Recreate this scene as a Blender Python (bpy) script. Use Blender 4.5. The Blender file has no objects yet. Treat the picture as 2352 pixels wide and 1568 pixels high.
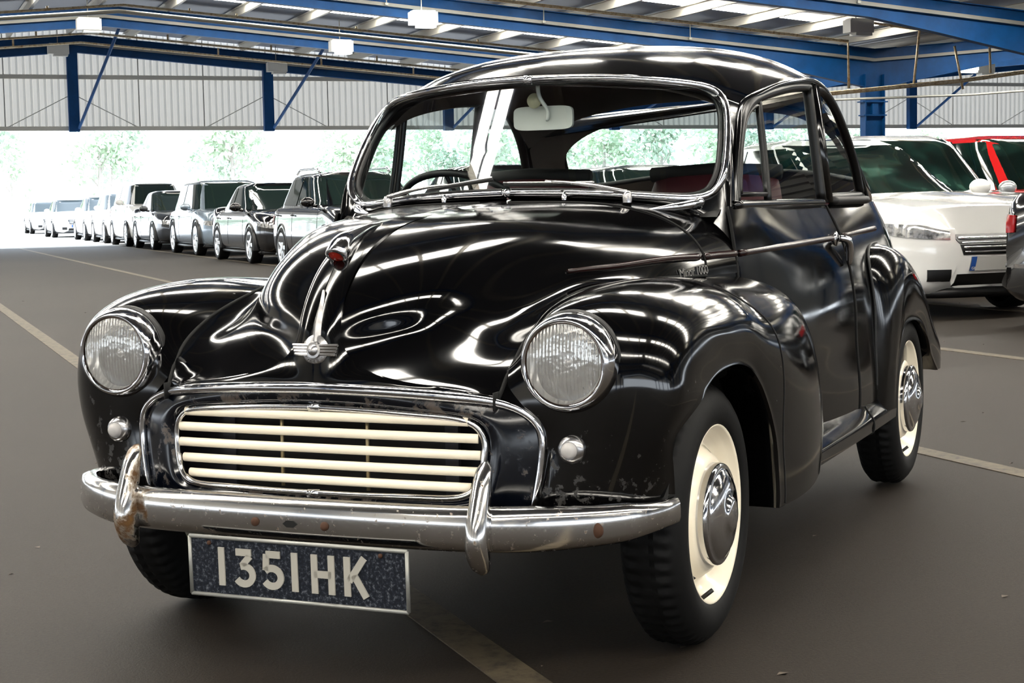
import bpy, math, random
import numpy as np
from mathutils import Vector, Matrix
random.seed(7); np.random.seed(7)
PI=math.pi
S=bpy.context.scene
COL=S.collection
# ---------------------------------------------------------------- camera, sky, sun, exposure
CAR_ROT=math.radians(225)                       # the old car stands at 45 degrees to the parking lanes
def turn(v,a=CAR_ROT): return Vector((v[0]*math.cos(a)-v[1]*math.sin(a), v[0]*math.sin(a)+v[1]*math.cos(a), v[2]))
cam_d=bpy.data.cameras.new('camera'); cam=bpy.data.objects.new('camera',cam_d); COL.objects.link(cam)
def set_camera(pos,yaw,pitch,roll,f):
    cy,sy,cp,sp=math.cos(yaw),math.sin(yaw),math.cos(pitch),math.sin(pitch)
    d=Vector((cy*cp,sy*cp,sp)); r=Vector((sy,-cy,0)); u=r.cross(d); c,s=math.cos(roll),math.sin(roll)
    r,u=c*r+s*u, -s*r+c*u
    d,r,u,p=[turn(v) for v in (d,r,u,pos)]
    cam.matrix_world=Matrix(((r.x,u.x,-d.x,p.x),(r.y,u.y,-d.y,p.y),(r.z,u.z,-d.z,p.z),(0,0,0,1)))
    cam_d.sensor_fit='HORIZONTAL'; cam_d.sensor_width=36; cam_d.lens=36*f/2352
    cam_d.clip_start=.05; cam_d.clip_end=3000
set_camera((3.45167,1.76428,.97521),3.561822,-.083351,-.019893,3811.9)
S.camera=cam
S.view_settings.view_transform='Standard'; S.view_settings.look='None'
S.view_settings.exposure=0.0; S.view_settings.gamma=1.0; S.view_settings.use_curve_mapping=False
SKY=5.0; SUN=10.0; ROOFLIGHT=34.0
W=bpy.data.worlds.new('sky'); S.world=W; W.use_nodes=True
nt=W.node_tree; nt.nodes.clear()
wo=nt.nodes.new('ShaderNodeOutputWorld'); bg=nt.nodes.new('ShaderNodeBackground')
gr=nt.nodes.new('ShaderNodeValToRGB'); tc=nt.nodes.new('ShaderNodeTexCoord'); sx=nt.nodes.new('ShaderNodeSeparateXYZ')
nt.links.new(tc.outputs['Generated'],sx.inputs[0]); nt.links.new(sx.outputs['Z'],gr.inputs[0])
gr.color_ramp.elements[0].color=(.86,.93,1,1); gr.color_ramp.elements[1].color=(.62,.78,1,1)
nt.links.new(gr.outputs[0],bg.inputs['Color']); bg.inputs['Strength'].default_value=SKY
nt.links.new(bg.outputs[0],wo.inputs[0])
sd=bpy.data.lights.new('sun','SUN'); sd.energy=SUN; sd.angle=.01; sd.color=(1,.96,.9)
so=bpy.data.objects.new('sun',sd); COL.objects.link(so)
so.rotation_euler=Vector((-.6,.3,.74)).to_track_quat('Z','Y').to_euler()

# ---------------------------------------------------------------- helpers
def M(name,col=(.5,.5,.5),rough=.5,metal=0.,**k):
    m=bpy.data.materials.new(name); m.use_nodes=True
    b=m.node_tree.nodes['Principled BSDF']
    b.inputs['Base Color'].default_value=(*col,1); b.inputs['Roughness'].default_value=rough; b.inputs['Metallic'].default_value=metal
    for a,v in k.items():
        b.inputs[a].default_value=v
    return m
def nodes(m): return m.node_tree.nodes, m.node_tree.links, m.node_tree.nodes['Principled BSDF']
def noise(m,scale,detail=4.,rough=.6,dist=0.,coord='Object',stretch=None):
    n,l,b=nodes(m); t=n.new('ShaderNodeTexCoord'); x=n.new('ShaderNodeTexNoise')
    x.inputs['Scale'].default_value=scale; x.inputs['Detail'].default_value=detail; x.inputs['Roughness'].default_value=rough; x.inputs['Distortion'].default_value=dist
    if stretch:
        mp=n.new('ShaderNodeMapping'); mp.inputs['Scale'].default_value=stretch
        l.new(t.outputs[coord],mp.inputs[0]); l.new(mp.outputs[0],x.inputs['Vector'])
    else: l.new(t.outputs[coord],x.inputs['Vector'])
    return x.outputs['Fac']
def ramp(m,fac,stops):
    n,l,b=nodes(m); r=n.new('ShaderNodeValToRGB'); l.new(fac,r.inputs[0])
    e=r.color_ramp.elements
    while len(e)<len(stops): e.new(.5)
    for q,(p,c) in zip(e,stops):
        q.position=p; q.color=(*c,1) if hasattr(c,'__len__') else (c,c,c,1)
    return r.outputs[0]
def mixc(m,fac,a,b_):
    n,l,b=nodes(m); x=n.new('ShaderNodeMix'); x.data_type='RGBA'
    l.new(fac,x.inputs[0])
    for s,i in ((a,6),(b_,7)):
        if hasattr(s,'is_linked'): l.new(s,x.inputs[i])
        else: x.inputs[i].default_value=(*s,1)
    return x.outputs[2]
def setin(m,name,sock): m.node_tree.links.new(sock,m.node_tree.nodes['Principled BSDF'].inputs[name])
def bump(m,fac,strength=.2,dist=.01):
    n,l,b=nodes(m); x=n.new('ShaderNodeBump'); x.inputs['Strength'].default_value=strength; x.inputs['Distance'].default_value=dist
    l.new(fac,x.inputs['Height']); l.new(x.outputs[0],b.inputs['Normal'])

def obj(name,mesh,mat=None,parent=None,smooth=True,label=None,kind=None):
    o=bpy.data.objects.new(name,mesh); COL.objects.link(o)
    if mat is not None and not mesh.materials:
        for q in (mat if isinstance(mat,(list,tuple)) else [mat]): mesh.materials.append(q)
    if parent is not None: o.parent=parent
    if label: o['label']=label
    if kind: o['kind']=kind
    if smooth: mesh.shade_smooth()
    else: mesh.shade_flat()
    return o
def mesh(name,v,f,smooth=None):
    m=bpy.data.meshes.new(name); m.from_pydata([tuple(map(float,p)) for p in v],[],[tuple(map(int,q)) for q in f]); m.update(); return m
def thing(name,label,cat,loc=(0,0,0),rz=0.,group=None,kind=None):
    o=bpy.data.objects.new(name,None); COL.objects.link(o); o.location=loc; o.rotation_euler=(0,0,rz); o.empty_display_size=.2
    o['label']=label; o['category']=cat
    if group: o['group']=group
    if kind: o['kind']=kind
    return o
class MB:
    """collects vertices and faces of one part"""
    def __init__(s): s.v=[];s.f=[];s.mi=[]
    def add(s,v,f,mi=0):
        n=len(s.v); s.v+= [tuple(p) for p in v]; s.f+=[tuple(i+n for i in q) for q in f]; s.mi+=[mi]*len(f); return s
    def box(s,c,d,rot=None,mi=0):
        x,y,z=[q/2 for q in d]; P=[(-x,-y,-z),(x,-y,-z),(x,y,-z),(-x,y,-z),(-x,-y,z),(x,-y,z),(x,y,z),(-x,y,z)]
        if rot is not None: P=[tuple(rot@Vector(p)) for p in P]
        P=[(p[0]+c[0],p[1]+c[1],p[2]+c[2]) for p in P]
        return s.add(P,[(0,3,2,1),(4,5,6,7),(0,1,5,4),(1,2,6,5),(2,3,7,6),(3,0,4,7)],mi)
    def grid(s,A,closed_u=False,closed_v=False,flip=False,mi=0):
        A=np.asarray(A); m,n=A.shape[:2]; f=[]
        for i in range(m if closed_u else m-1):
            for j in range(n if closed_v else n-1):
                q=(i*n+j,((i+1)%m)*n+j,((i+1)%m)*n+(j+1)%n,i*n+(j+1)%n)
                f.append(q[::-1] if flip else q)
        return s.add(A.reshape(-1,3),f,mi)
    def lathe(s,prof,c=(0,0,0),axis='z',n=32,mi=0,flip=False):
        """prof: (radius, height) along the axis"""
        A=[]
        for k in range(n):
            a=2*PI*k/n; row=[]
            for r,h in prof:
                p=(r*math.cos(a),r*math.sin(a),h)
                if axis=='y': p=(p[0],p[2],-p[1])
                if axis=='x': p=(p[2],p[0],p[1])
                row.append((p[0]+c[0],p[1]+c[1],p[2]+c[2]))
            A.append(row)
        return s.grid(A,closed_u=True,mi=mi,flip=flip)
    def tube(s,P,r=.01,n=8,closed=False,prof=None,up=None,caps=True,mi=0):
        """sweep a circle (or profile of (side,up) pairs) along P"""
        P=np.asarray(P,float); m=len(P)
        T=np.roll(P,-1,0)-np.roll(P,1,0) if closed else np.gradient(P,axis=0)
        T/=np.linalg.norm(T,axis=1)[:,None]+1e-12
        rr=np.broadcast_to(np.asarray(r,float),(m,))
        if prof is None: prof=[(math.cos(2*PI*k/n),math.sin(2*PI*k/n)) for k in range(n)]; sc=rr
        else: sc=np.ones(m) if np.isscalar(r) and r==.01 else rr
        A=[]
        if up is None:
            a=np.array((0,0,1.)) if abs(T[0][2])<.9 else np.array((1.,0,0))
            N=np.cross(T[0],a); N/=np.linalg.norm(N)
        for i in range(m):
            if up is None:
                N=N-T[i]*(N@T[i]); N/=np.linalg.norm(N); B=np.cross(T[i],N)
            else:
                U=np.asarray(up(P[i]) if callable(up) else up,float); N=np.cross(T[i],U); N/=np.linalg.norm(N)+1e-12; B=np.cross(N,T[i])
            A.append([P[i]+sc[i]*(a_*N+b_*B) for a_,b_ in prof])
        A=np.array(A); k=len(prof)
        base=len(s.v); s.grid(A,closed_u=closed,closed_v=True,mi=mi)
        if caps and not closed:
            s.f+=[tuple(base+j for j in range(k)),tuple(base+(m-1)*k+j for j in range(k))[::-1]]; s.mi+=[mi,mi]
        return s
    def prism(s,poly,z0,z1,fn=None,mi=0):
        """extrude a 2D polygon; fn maps (a,b,c) to a point"""
        fn=fn or (lambda a,b,c:(a,b,c)); n=len(poly)
        v=[fn(a,b,z0) for a,b in poly]+[fn(a,b,z1) for a,b in poly]
        f=[tuple(range(n))[::-1],tuple(range(n,2*n))]+[(i,(i+1)%n,n+(i+1)%n,n+i) for i in range(n)]
        return s.add(v,f,mi)
    def sphere(s,c,r,n=16,m=10,sc=(1,1,1),mi=0):
        A=[[(c[0]+r*sc[0]*math.sin(PI*j/m)*math.cos(2*PI*i/n),c[1]+r*sc[1]*math.sin(PI*j/m)*math.sin(2*PI*i/n),c[2]+r*sc[2]*math.cos(PI*j/m)) for j in range(m+1)] for i in range(n)]
        return s.grid(A,closed_u=True,mi=mi)
    def mirror(s):
        t=MB(); t.v=[(x,-y,z) for x,y,z in s.v]; t.f=[q[::-1] for q in s.f]; t.mi=list(s.mi); return t
    def build(s,name,mat,parent=None,smooth=True,label=None,kind=None,weld=False,angle=None):
        m=mesh(name,s.v,s.f)
        ms=mat if isinstance(mat,(list,tuple)) else [mat]
        for q in ms: m.materials.append(q)
        if len(ms)>1: m.polygons.foreach_set('material_index',s.mi)
        import bmesh
        b=bmesh.new(); b.from_mesh(m)
        if weld: bmesh.ops.remove_doubles(b,verts=b.verts,dist=1e-5)
        bmesh.ops.recalc_face_normals(b,faces=b.faces) if weld!='raw' else None
        b.to_mesh(m); b.free()
        o=obj(name,m,None,parent,smooth,label,kind)
        if angle is not None and smooth: m.set_sharp_from_angle(angle=math.radians(angle))
        return o
def both(mb,name,mat,parent,**k):
    return mb.build(name,mat,parent,**k), mb.mirror().build(name,mat,parent,**k)
# smooth interpolation -------------------------------------------------------
def nspline(t,P,q):
    """natural cubic spline through P (k,...) at knots t, evaluated at q"""
    t=np.asarray(t,float); P=np.asarray(P,float); k=len(t); sh=P.shape[1:]; P=P.reshape(k,-1)
    if k==2:
        w=((q-t[0])/(t[1]-t[0]))[:,None]; return (P[0]*(1-w)+P[1]*w).reshape((len(q),)+sh)
    h=np.diff(t); A=np.zeros((k,k)); R=np.zeros_like(P); A[0,0]=A[-1,-1]=1
    for i in range(1,k-1):
        A[i,i-1]=h[i-1];A[i,i]=2*(h[i-1]+h[i]);A[i,i+1]=h[i]
        R[i]=6*((P[i+1]-P[i])/h[i]-(P[i]-P[i-1])/h[i-1])
    m=np.linalg.solve(A,R); i=np.clip(np.searchsorted(t,q,side='right')-1,0,k-2)
    hh=h[i][:,None]; a=(t[i+1][:,None]-q[:,None])/hh; b=1-a
    o=a*P[i]+b*P[i+1]+((a**3-a)*m[i]+(b**3-b)*m[i+1])*hh*hh/6
    return o.reshape((len(q),)+sh)
def chord(P):
    d=np.linalg.norm(np.diff(P,axis=0),axis=1)**.6+1e-4; t=np.r_[0,np.cumsum(d)]; return t/t[-1]
def spl(P,n=40,closed=False):
    P=np.asarray(P,float)
    if closed:
        k=len(P); Q=np.concatenate([P[-3:],P,P[:3]]); t=chord(Q); q=np.linspace(t[3],t[k+3],n,endpoint=False); return nspline(t,Q,q)
    t=chord(P); return nspline(t,P,np.linspace(0,1,n))
def smooth_rows(G,k):
    G=G.copy()
    for _ in range(k): G[1:-1]=.5*G[1:-1]+.25*(G[:-2]+G[2:])
    return G
def surf(rows,nu,nv,tu=None,tv=None):
    G=np.asarray(rows,float)
    if tv is None: tv=np.mean([chord(r) for r in G],axis=0)
    H=np.stack([nspline(tv,r,np.linspace(0,1,nv)) for r in G])
    if tu is None: tu=np.mean([chord(H[:,j]) for j in range(0,nv,max(1,nv//8))],axis=0)
    return nspline(tu,H,np.linspace(0,1,nu))
def normals(A):
    du=np.gradient(A,axis=0); dv=np.gradient(A,axis=1); n=np.cross(du,dv); return n/(np.linalg.norm(n,axis=2)[...,None]+1e-12)
# ---------------------------------------------------------------- materials
def paint(name,col,rough=.22,coat=.0,orange=.0,dust=.0):
    m=M(name,col,rough,0,**{'Coat Weight':coat,'Coat Roughness':.03,'Specular IOR Level':.5})
    return m
black=M('black_paint',(.0009,.0009,.0011),.10,0,**{'IOR':1.6})
_f=noise(black,3.2,6,.6,.6); setin(black,'Roughness',ramp(black,_f,[(.35,.045),(.72,.16)]))
_d=noise(black,260,3,.7); setin(black,'Base Color',ramp(black,_d,[(.60,(.0009,.0009,.0011)),(.76,(.006,.006,.006))]))
worn=M('worn_black_paint',(.006,.008,.014),.25,0,**{'IOR':1.55})
_f=noise(worn,34,8,.72,.4); _g=noise(worn,9,4,.6)
_n,_l,_b=nodes(worn); _mu=_n.new('ShaderNodeMath'); _mu.operation='ADD'; _l.new(_f,_mu.inputs[0]); _l.new(_g,_mu.inputs[1]); _mh=_n.new('ShaderNodeMath'); _mh.operation='MULTIPLY'; _mh.inputs[1].default_value=.5; _l.new(_mu.outputs[0],_mh.inputs[0]); _mu=_mh
setin(worn,'Base Color',ramp(worn,_mu.outputs[0],[(.48,(.0012,.002,.0045)),(.53,(.003,.0042,.008)),(.56,(.065,.052,.044)),(.64,(.10,.072,.054))])); setin(worn,'Roughness',ramp(worn,_mu.outputs[0],[(.5,.14),(.62,.6)]))
wing_paint=black.copy(); wing_paint.name='wing_paint_worn_low'
_n,_l,_b=nodes(wing_paint); _t=_n.new('ShaderNodeTexCoord'); _sx=_n.new('ShaderNodeSeparateXYZ'); _l.new(_t.outputs['Object'],_sx.inputs[0])
def _mr(sock,a,b_,c_,d_):
    q=_n.new('ShaderNodeMapRange'); q.inputs[1].default_value=a; q.inputs[2].default_value=b_; q.inputs[3].default_value=c_; q.inputs[4].default_value=d_; _l.new(sock,q.inputs[0]); return q.outputs[0]
_k=_n.new('ShaderNodeMath'); _k.operation='MULTIPLY'; _l.new(_mr(_sx.outputs['Z'],.60,.40,0,1),_k.inputs[0]); _l.new(_mr(_sx.outputs['X'],.25,.42,0,1),_k.inputs[1])
_f1=noise(wing_paint,34,6,.62,.0); _k2=_n.new('ShaderNodeMath'); _k2.operation='MULTIPLY_ADD'; _k2.inputs[1].default_value=.16; _l.new(_k.outputs[0],_k2.inputs[0]); _l.new(_f1,_k2.inputs[2])
_fac=ramp(wing_paint,_k2.outputs[0],[(.68,0.),(.76,1.)]); _old=_b.inputs['Base Color'].links[0].from_socket
_l.new(mixc(wing_paint,_fac,_old,(.016,.0145,.0135)),_b.inputs['Base Color']); _oldr=_b.inputs['Roughness'].links[0].from_socket
_q=_n.new('ShaderNodeMath'); _q.operation='MULTIPLY_ADD'; _q.inputs[1].default_value=.5; _l.new(_fac,_q.inputs[0]); _l.new(_oldr,_q.inputs[2]); _l.new(_q.outputs[0],_b.inputs['Roughness'])
chrome=M('chrome',(.72,.72,.74),.08,1.); _f=noise(chrome,60,5,.7); setin(chrome,'Roughness',ramp(chrome,_f,[(.45,.06),(.75,.28)]))
def rusty(name,lo,hi,scale):
    m=M(name,(.7,.7,.7),.2,1.)
    f=noise(m,scale,8,.68,.3); setin(m,'Base Color',ramp(m,f,[(lo,(.66,.65,.64)),(lo+.06,(.30,.25,.20)),(hi,(.085,.036,.006)),(hi+.12,(.15,.072,.012))]))
    setin(m,'Metallic',ramp(m,f,[(lo+.03,1.),(hi,.1)])); setin(m,'Roughness',ramp(m,f,[(lo,.14),(hi,.75)])); return m
chrome_pitted=rusty('pitted_chrome',.60,.73,75)
chrome_rusty=rusty('rusty_chrome',.44,.56,11)
dull_chrome=M('dull_chrome',(.50,.49,.49),.25,1.)
cream=M('cream_enamel',(.93,.84,.67),.3,0,**{'Coat Weight':.3})
rubber=M('black_rubber',(.003,.003,.0033),.5); gap_m=M('shut_line_dark',(.001,.001,.001),.9)
tyre_m=M('tyre_rubber',(.0022,.0022,.0024),.62,0,**{'Specular IOR Level':.22}); _f=noise(tyre_m,40,4); bump(tyre_m,_f,.12,.003)
frame_black=M('window_frame_black',(.0015,.0015,.0017),.3)
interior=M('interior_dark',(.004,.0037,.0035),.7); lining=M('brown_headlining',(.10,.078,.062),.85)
maroon=M('maroon_leathercloth',(.075,.012,.016),.45); trim_red=M('oxblood_trim',(.012,.0025,.002),.22)
brass=M('dull_brass',(.32,.26,.15),.45,.8); radiator_m=M('radiator_black',(.003,.003,.0035),.7)
plate_black=M('plate_black',(.025,.03,.04),.5,0,**{'Specular IOR Level':.25}); _f=noise(plate_black,130,5,.7,.2); setin(plate_black,'Base Color',ramp(plate_black,_f,[(.44,(.0025,.004,.008)),(.54,(.010,.013,.021)),(.66,(.10,.11,.125))]))
plate_grey=M('plate_character_grey',(.36,.345,.30),.45); plate_edge=M('plate_rim_grey',(.30,.30,.28),.4,.5)
rust_m=M('rust',(.05,.018,.006),.8)
red_enamel=M('red_enamel',(.35,.02,.01),.2)
white_plastic=M('mirror_back_white',(.85,.85,.80),.4); cream_disc=M('cream_disc',(.7,.66,.45),.4)
lens_white=M('lamp_lens_white',(.62,.60,.58),.18,0,**{'Transmission Weight':.3})
def thin_glass(name,tint=(.9,.94,.92),ior=1.5,rough=.0):
    m=bpy.data.materials.new(name); m.use_nodes=True; n=m.node_tree.nodes; l=m.node_tree.links; n.clear()
    o=n.new('ShaderNodeOutputMaterial'); mx=n.new('ShaderNodeMixShader'); t=n.new('ShaderNodeBsdfTransparent'); g=n.new('ShaderNodeBsdfGlossy'); fr=n.new('ShaderNodeFresnel')
    fr.inputs['IOR'].default_value=ior; t.inputs['Color'].default_value=(*tint,1); g.inputs['Roughness'].default_value=rough
    ge=n.new('ShaderNodeNewGeometry'); mi=n.new('ShaderNodeMix'); mi.inputs[2].default_value=ior; mi.inputs[3].default_value=1/ior; l.new(ge.outputs['Backfacing'],mi.inputs[0]); l.new(mi.outputs[0],fr.inputs['IOR'])
    l.new(fr.outputs[0],mx.inputs[0]); l.new(t.outputs[0],mx.inputs[1]); l.new(g.outputs[0],mx.inputs[2]); l.new(mx.outputs[0],o.inputs['Surface']); return m
glass=thin_glass('car_glass',(.88,.93,.92),1.65); green_glass=thin_glass('tinted_car_glass',(.42,.62,.55),1.5)
dark_glass=thin_glass('dark_car_glass',(.10,.13,.13),1.6)
lens_glass=bpy.data.materials.new('headlamp_fluted_glass'); lens_glass.use_nodes=True; _n,_l,_b=nodes(lens_glass)
_b.inputs['Base Color'].default_value=(.86,.86,.84,1); _b.inputs['Metallic'].default_value=.55; _b.inputs['Roughness'].default_value=.13; _b.inputs['Coat Weight'].default_value=1.; _b.inputs['Coat Roughness'].default_value=.03
_t=_n.new('ShaderNodeTexCoord'); _w=_n.new('ShaderNodeTexWave'); _w.inputs['Scale'].default_value=42; _w.bands_direction='Y'; _w.wave_profile='SIN'; _w3=_n.new('ShaderNodeTexNoise'); _w3.inputs['Scale'].default_value=18; _w3.inputs['Detail'].default_value=3
_ad=_n.new('ShaderNodeMath'); _ad.operation='MULTIPLY_ADD'; _ad.inputs[1].default_value=2.2
_l.new(_t.outputs['Object'],_w.inputs['Vector']); _l.new(_t.outputs['Object'],_w3.inputs['Vector']); _l.new(_w3.outputs['Fac'],_ad.inputs[0]); _l.new(_w.outputs['Fac'],_ad.inputs[2])
_b2=_n.new('ShaderNodeBump'); _b2.inputs['Strength'].default_value=.7; _b2.inputs['Distance'].default_value=.004; _l.new(_ad.outputs[0],_b2.inputs['Height']); _l.new(_b2.outputs[0],_b.inputs['Normal'])
_tr=_n.new('ShaderNodeBsdfTransparent'); _mx=_n.new('ShaderNodeMixShader'); _mx.inputs[0].default_value=.52; _o=[q for q in _n if q.bl_idname=='ShaderNodeOutputMaterial'][0]
_l.new(_tr.outputs[0],_mx.inputs[1]); _l.new(_b.outputs[0],_mx.inputs[2]); _l.new(_mx.outputs[0],_o.inputs[0])
reflector=M('lamp_reflector',(.95,.95,.93),.35,.9)
_w2=reflector.node_tree.nodes.new('ShaderNodeTexWave'); _t2=reflector.node_tree.nodes.new('ShaderNodeTexCoord'); _w2.inputs['Scale'].default_value=30; _w2.bands_direction='Y'
reflector.node_tree.links.new(_t2.outputs['Object'],_w2.inputs['Vector']); bump(reflector,_w2.outputs['Fac'],.5,.004)
# building
asphalt=M('asphalt',(.06,.05,.042),.62,0,**{'Specular IOR Level':.16}); _f=noise(asphalt,140,5,.8); _g=noise(asphalt,.45,5,.6)
_c=ramp(asphalt,_g,[(.3,(.0180,.0130,.0088)),(.7,(.0245,.0180,.0126))]); _s=ramp(asphalt,_f,[(.35,.45),(.6,1.1),(.76,2.6)])
_n,_l,_b=nodes(asphalt); _x=_n.new('ShaderNodeMix'); _x.data_type='RGBA'; _x.blend_type='MULTIPLY'; _x.inputs[0].default_value=1; _l.new(_c,_x.inputs[6]); _l.new(_s,_x.inputs[7]); _l.new(_x.outputs[2],_b.inputs['Base Color'])
bump(asphalt,_f,.5,.006)
line_paint=M('faded_cream_line_paint',(.30,.26,.17),.7); _f=noise(line_paint,16,6,.75); setin(line_paint,'Base Color',ramp(line_paint,_f,[(.36,(.022,.017,.012)),(.5,(.075,.058,.034)),(.7,(.105,.082,.050))]))
blue_steel=M('blue_painted_steel',(.006,.065,.18),.5,0,**{'Specular IOR Level':.22}); _f=noise(blue_steel,2.5,5,.6); setin(blue_steel,'Base Color',ramp(blue_steel,_f,[(.3,(.0012,.047,.165)),(.7,(.0025,.072,.245))]))
sheet_grey=M('grey_roof_sheet',(.27,.30,.37),.5); purlin_m=M('galvanised_purlin',(.55,.53,.47),.4,.2)
wall_sheet=M('weathered_cladding',(.55,.53,.49),.6)
_n,_l,_b=nodes(wall_sheet); _tr=_n.new('ShaderNodeBsdfTranslucent'); _tr.inputs[0].default_value=(.60,.57,.52,1); _mx=_n.new('ShaderNodeMixShader'); _mx.inputs[0].default_value=.2
_o=[q for q in _n if q.bl_idname=='ShaderNodeOutputMaterial'][0]; _l.new(_b.outputs[0],_mx.inputs[1]); _l.new(_tr.outputs[0],_mx.inputs[2]); _l.new(_mx.outputs[0],_o.inputs[0]); pipe_m=M('rusting_galvanised_pipe',(.5,.42,.3),.45,.3); _f=noise(pipe_m,14,5,.7); setin(pipe_m,'Base Color',ramp(pipe_m,_f,[(.45,(.75,.64,.44)),(.6,(.55,.38,.20)),(.74,(.22,.11,.05))]))
pipe_grey=M('grey_pipe',(.42,.42,.38),.45,.3); tray_m=M('grey_cable_tray',(.27,.27,.25),.5,.1)
light_box=M('white_lamp_housing',(.72,.72,.68),.4)
def emit(name,col,s):
    m=bpy.data.materials.new(name); m.use_nodes=True; n=m.node_tree.nodes; n.clear(); e=n.new('ShaderNodeEmission'); e.inputs[0].default_value=(*col,1); e.inputs[1].default_value=s
    o=n.new('ShaderNodeOutputMaterial'); m.node_tree.links.new(e.outputs[0],o.inputs[0]); return m
rooflight_m=emit('daylit_rooflight',(1,.95,.85),ROOFLIGHT); lamp_on=emit('lit_lamp',(.95,1,.92),6)
# ---------------------------------------------------------------- the building (world axes: Y runs down the hall, X across, Z up)
def structure(name,mb,mat,parent=None,smooth=False,label=None): 
    o=mb.build(name,mat,parent,smooth=smooth)
    if parent is None: o['kind']='structure'
    if label: o['label']=label
    return o
YW=46.0; BAY=7.15; RIDGE=4.4; VAL=22.0; HALF=17.6
FR=[YW-BAY*k for k in range(0,13)]              # portal frames from the far gable to behind the camera
YB=FR[-1]
def low(x):                                       # underside of the rafters
    d=(x-RIDGE+HALF)%(2*HALF)-HALF
    return 5.54-.084*abs(d)
floor=structure('floor',MB().add([(-60,-60,0),(120,-60,0),(120,200,0),(-60,200,0)],[(0,1,2,3)]),asphalt)
for x,y0,y1,w in ((0,-14,62,.10),(2.5,-14,62,.10),(5.08,-14,62,.10),(7.6,-14,62,.10),(-7.5,-14,62,.10)):
    structure('marking_line',MB().box((x,(y0+y1)/2,.0015),(w,y1-y0,.003)),line_paint,floor)
# roof sheets with the daylight panels, purlins
XL=RIDGE-HALF; XR=VAL+2*HALF
ceil=MB()
xs=[XL,RIDGE,VAL,VAL+HALF,XR]
for a,b in zip(xs[:-1],xs[1:]):
    za,zb=low(a+1e-6 if a==VAL else a)+.72,low(b)+.72
    if a==XL: za=5.54-.084*HALF+.72
    ceil.add([(a,YB,za),(b,YB,zb),(b,YW,zb),(a,YW,za),(a,YB,za+.05),(b,YB,zb+.05),(b,YW,zb+.05),(a,YW,za+.05)],[(0,3,2,1),(4,5,6,7),(0,1,5,4),(2,3,7,6),(1,2,6,5),(3,0,4,7)])
ceiling=structure('ceiling',ceil,sheet_grey)
def slope_box(x0,x1,y0,y1,dz,t):
    z0,z1=low(x0)+dz,low(x1)+dz
    return MB().add([(x0,y0,z0),(x1,y0,z1),(x1,y1,z1),(x0,y1,z0),(x0,y0,z0+t),(x1,y0,z1+t),(x1,y1,z1+t),(x0,y1,z0+t)],[(0,3,2,1),(4,5,6,7),(0,1,5,4),(2,3,7,6),(1,2,6,5),(3,0,4,7)])
for k in range(12):
    y=FR[k+1]+.0
    for a,b in ((XL+.5,RIDGE-.6),(RIDGE+.6,VAL-1.4),(VAL+1.4,VAL+HALF-.6)):
        structure('rooflight',slope_box(a,b,y-2.55,y-2.21,.695,.02),rooflight_m,ceiling)
        structure('rooflight',slope_box(a,b,y-2.14,y-1.80,.695,.02),rooflight_m,ceiling)
k=0
for i in range(-12,32):
    x=7.6+1.67*i
    if XL+.2<x<XR-.5 and abs(x-VAL)>.5:
        z=low(x)+.5; s=.084 if x<RIDGE or VAL<x<VAL+HALF else -.084
        m_=MB(); h=.19
        P=[(-.09,.19),(-.09,.185),(-.012,.18),(-.005,0),(.07,0),(.07,.012),(.004,.012),(-.003,.19)]
        m_.add([(x+a,YB,z+b) for a,b in P]+[(x+a,YW,z+b) for a,b in P],[(j,(j+1)%8,8+(j+1)%8,8+j) for j in range(8)]+[tuple(range(8))[::-1],tuple(range(8,16))])
        structure('purlin',m_,purlin_m,ceiling)
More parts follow.
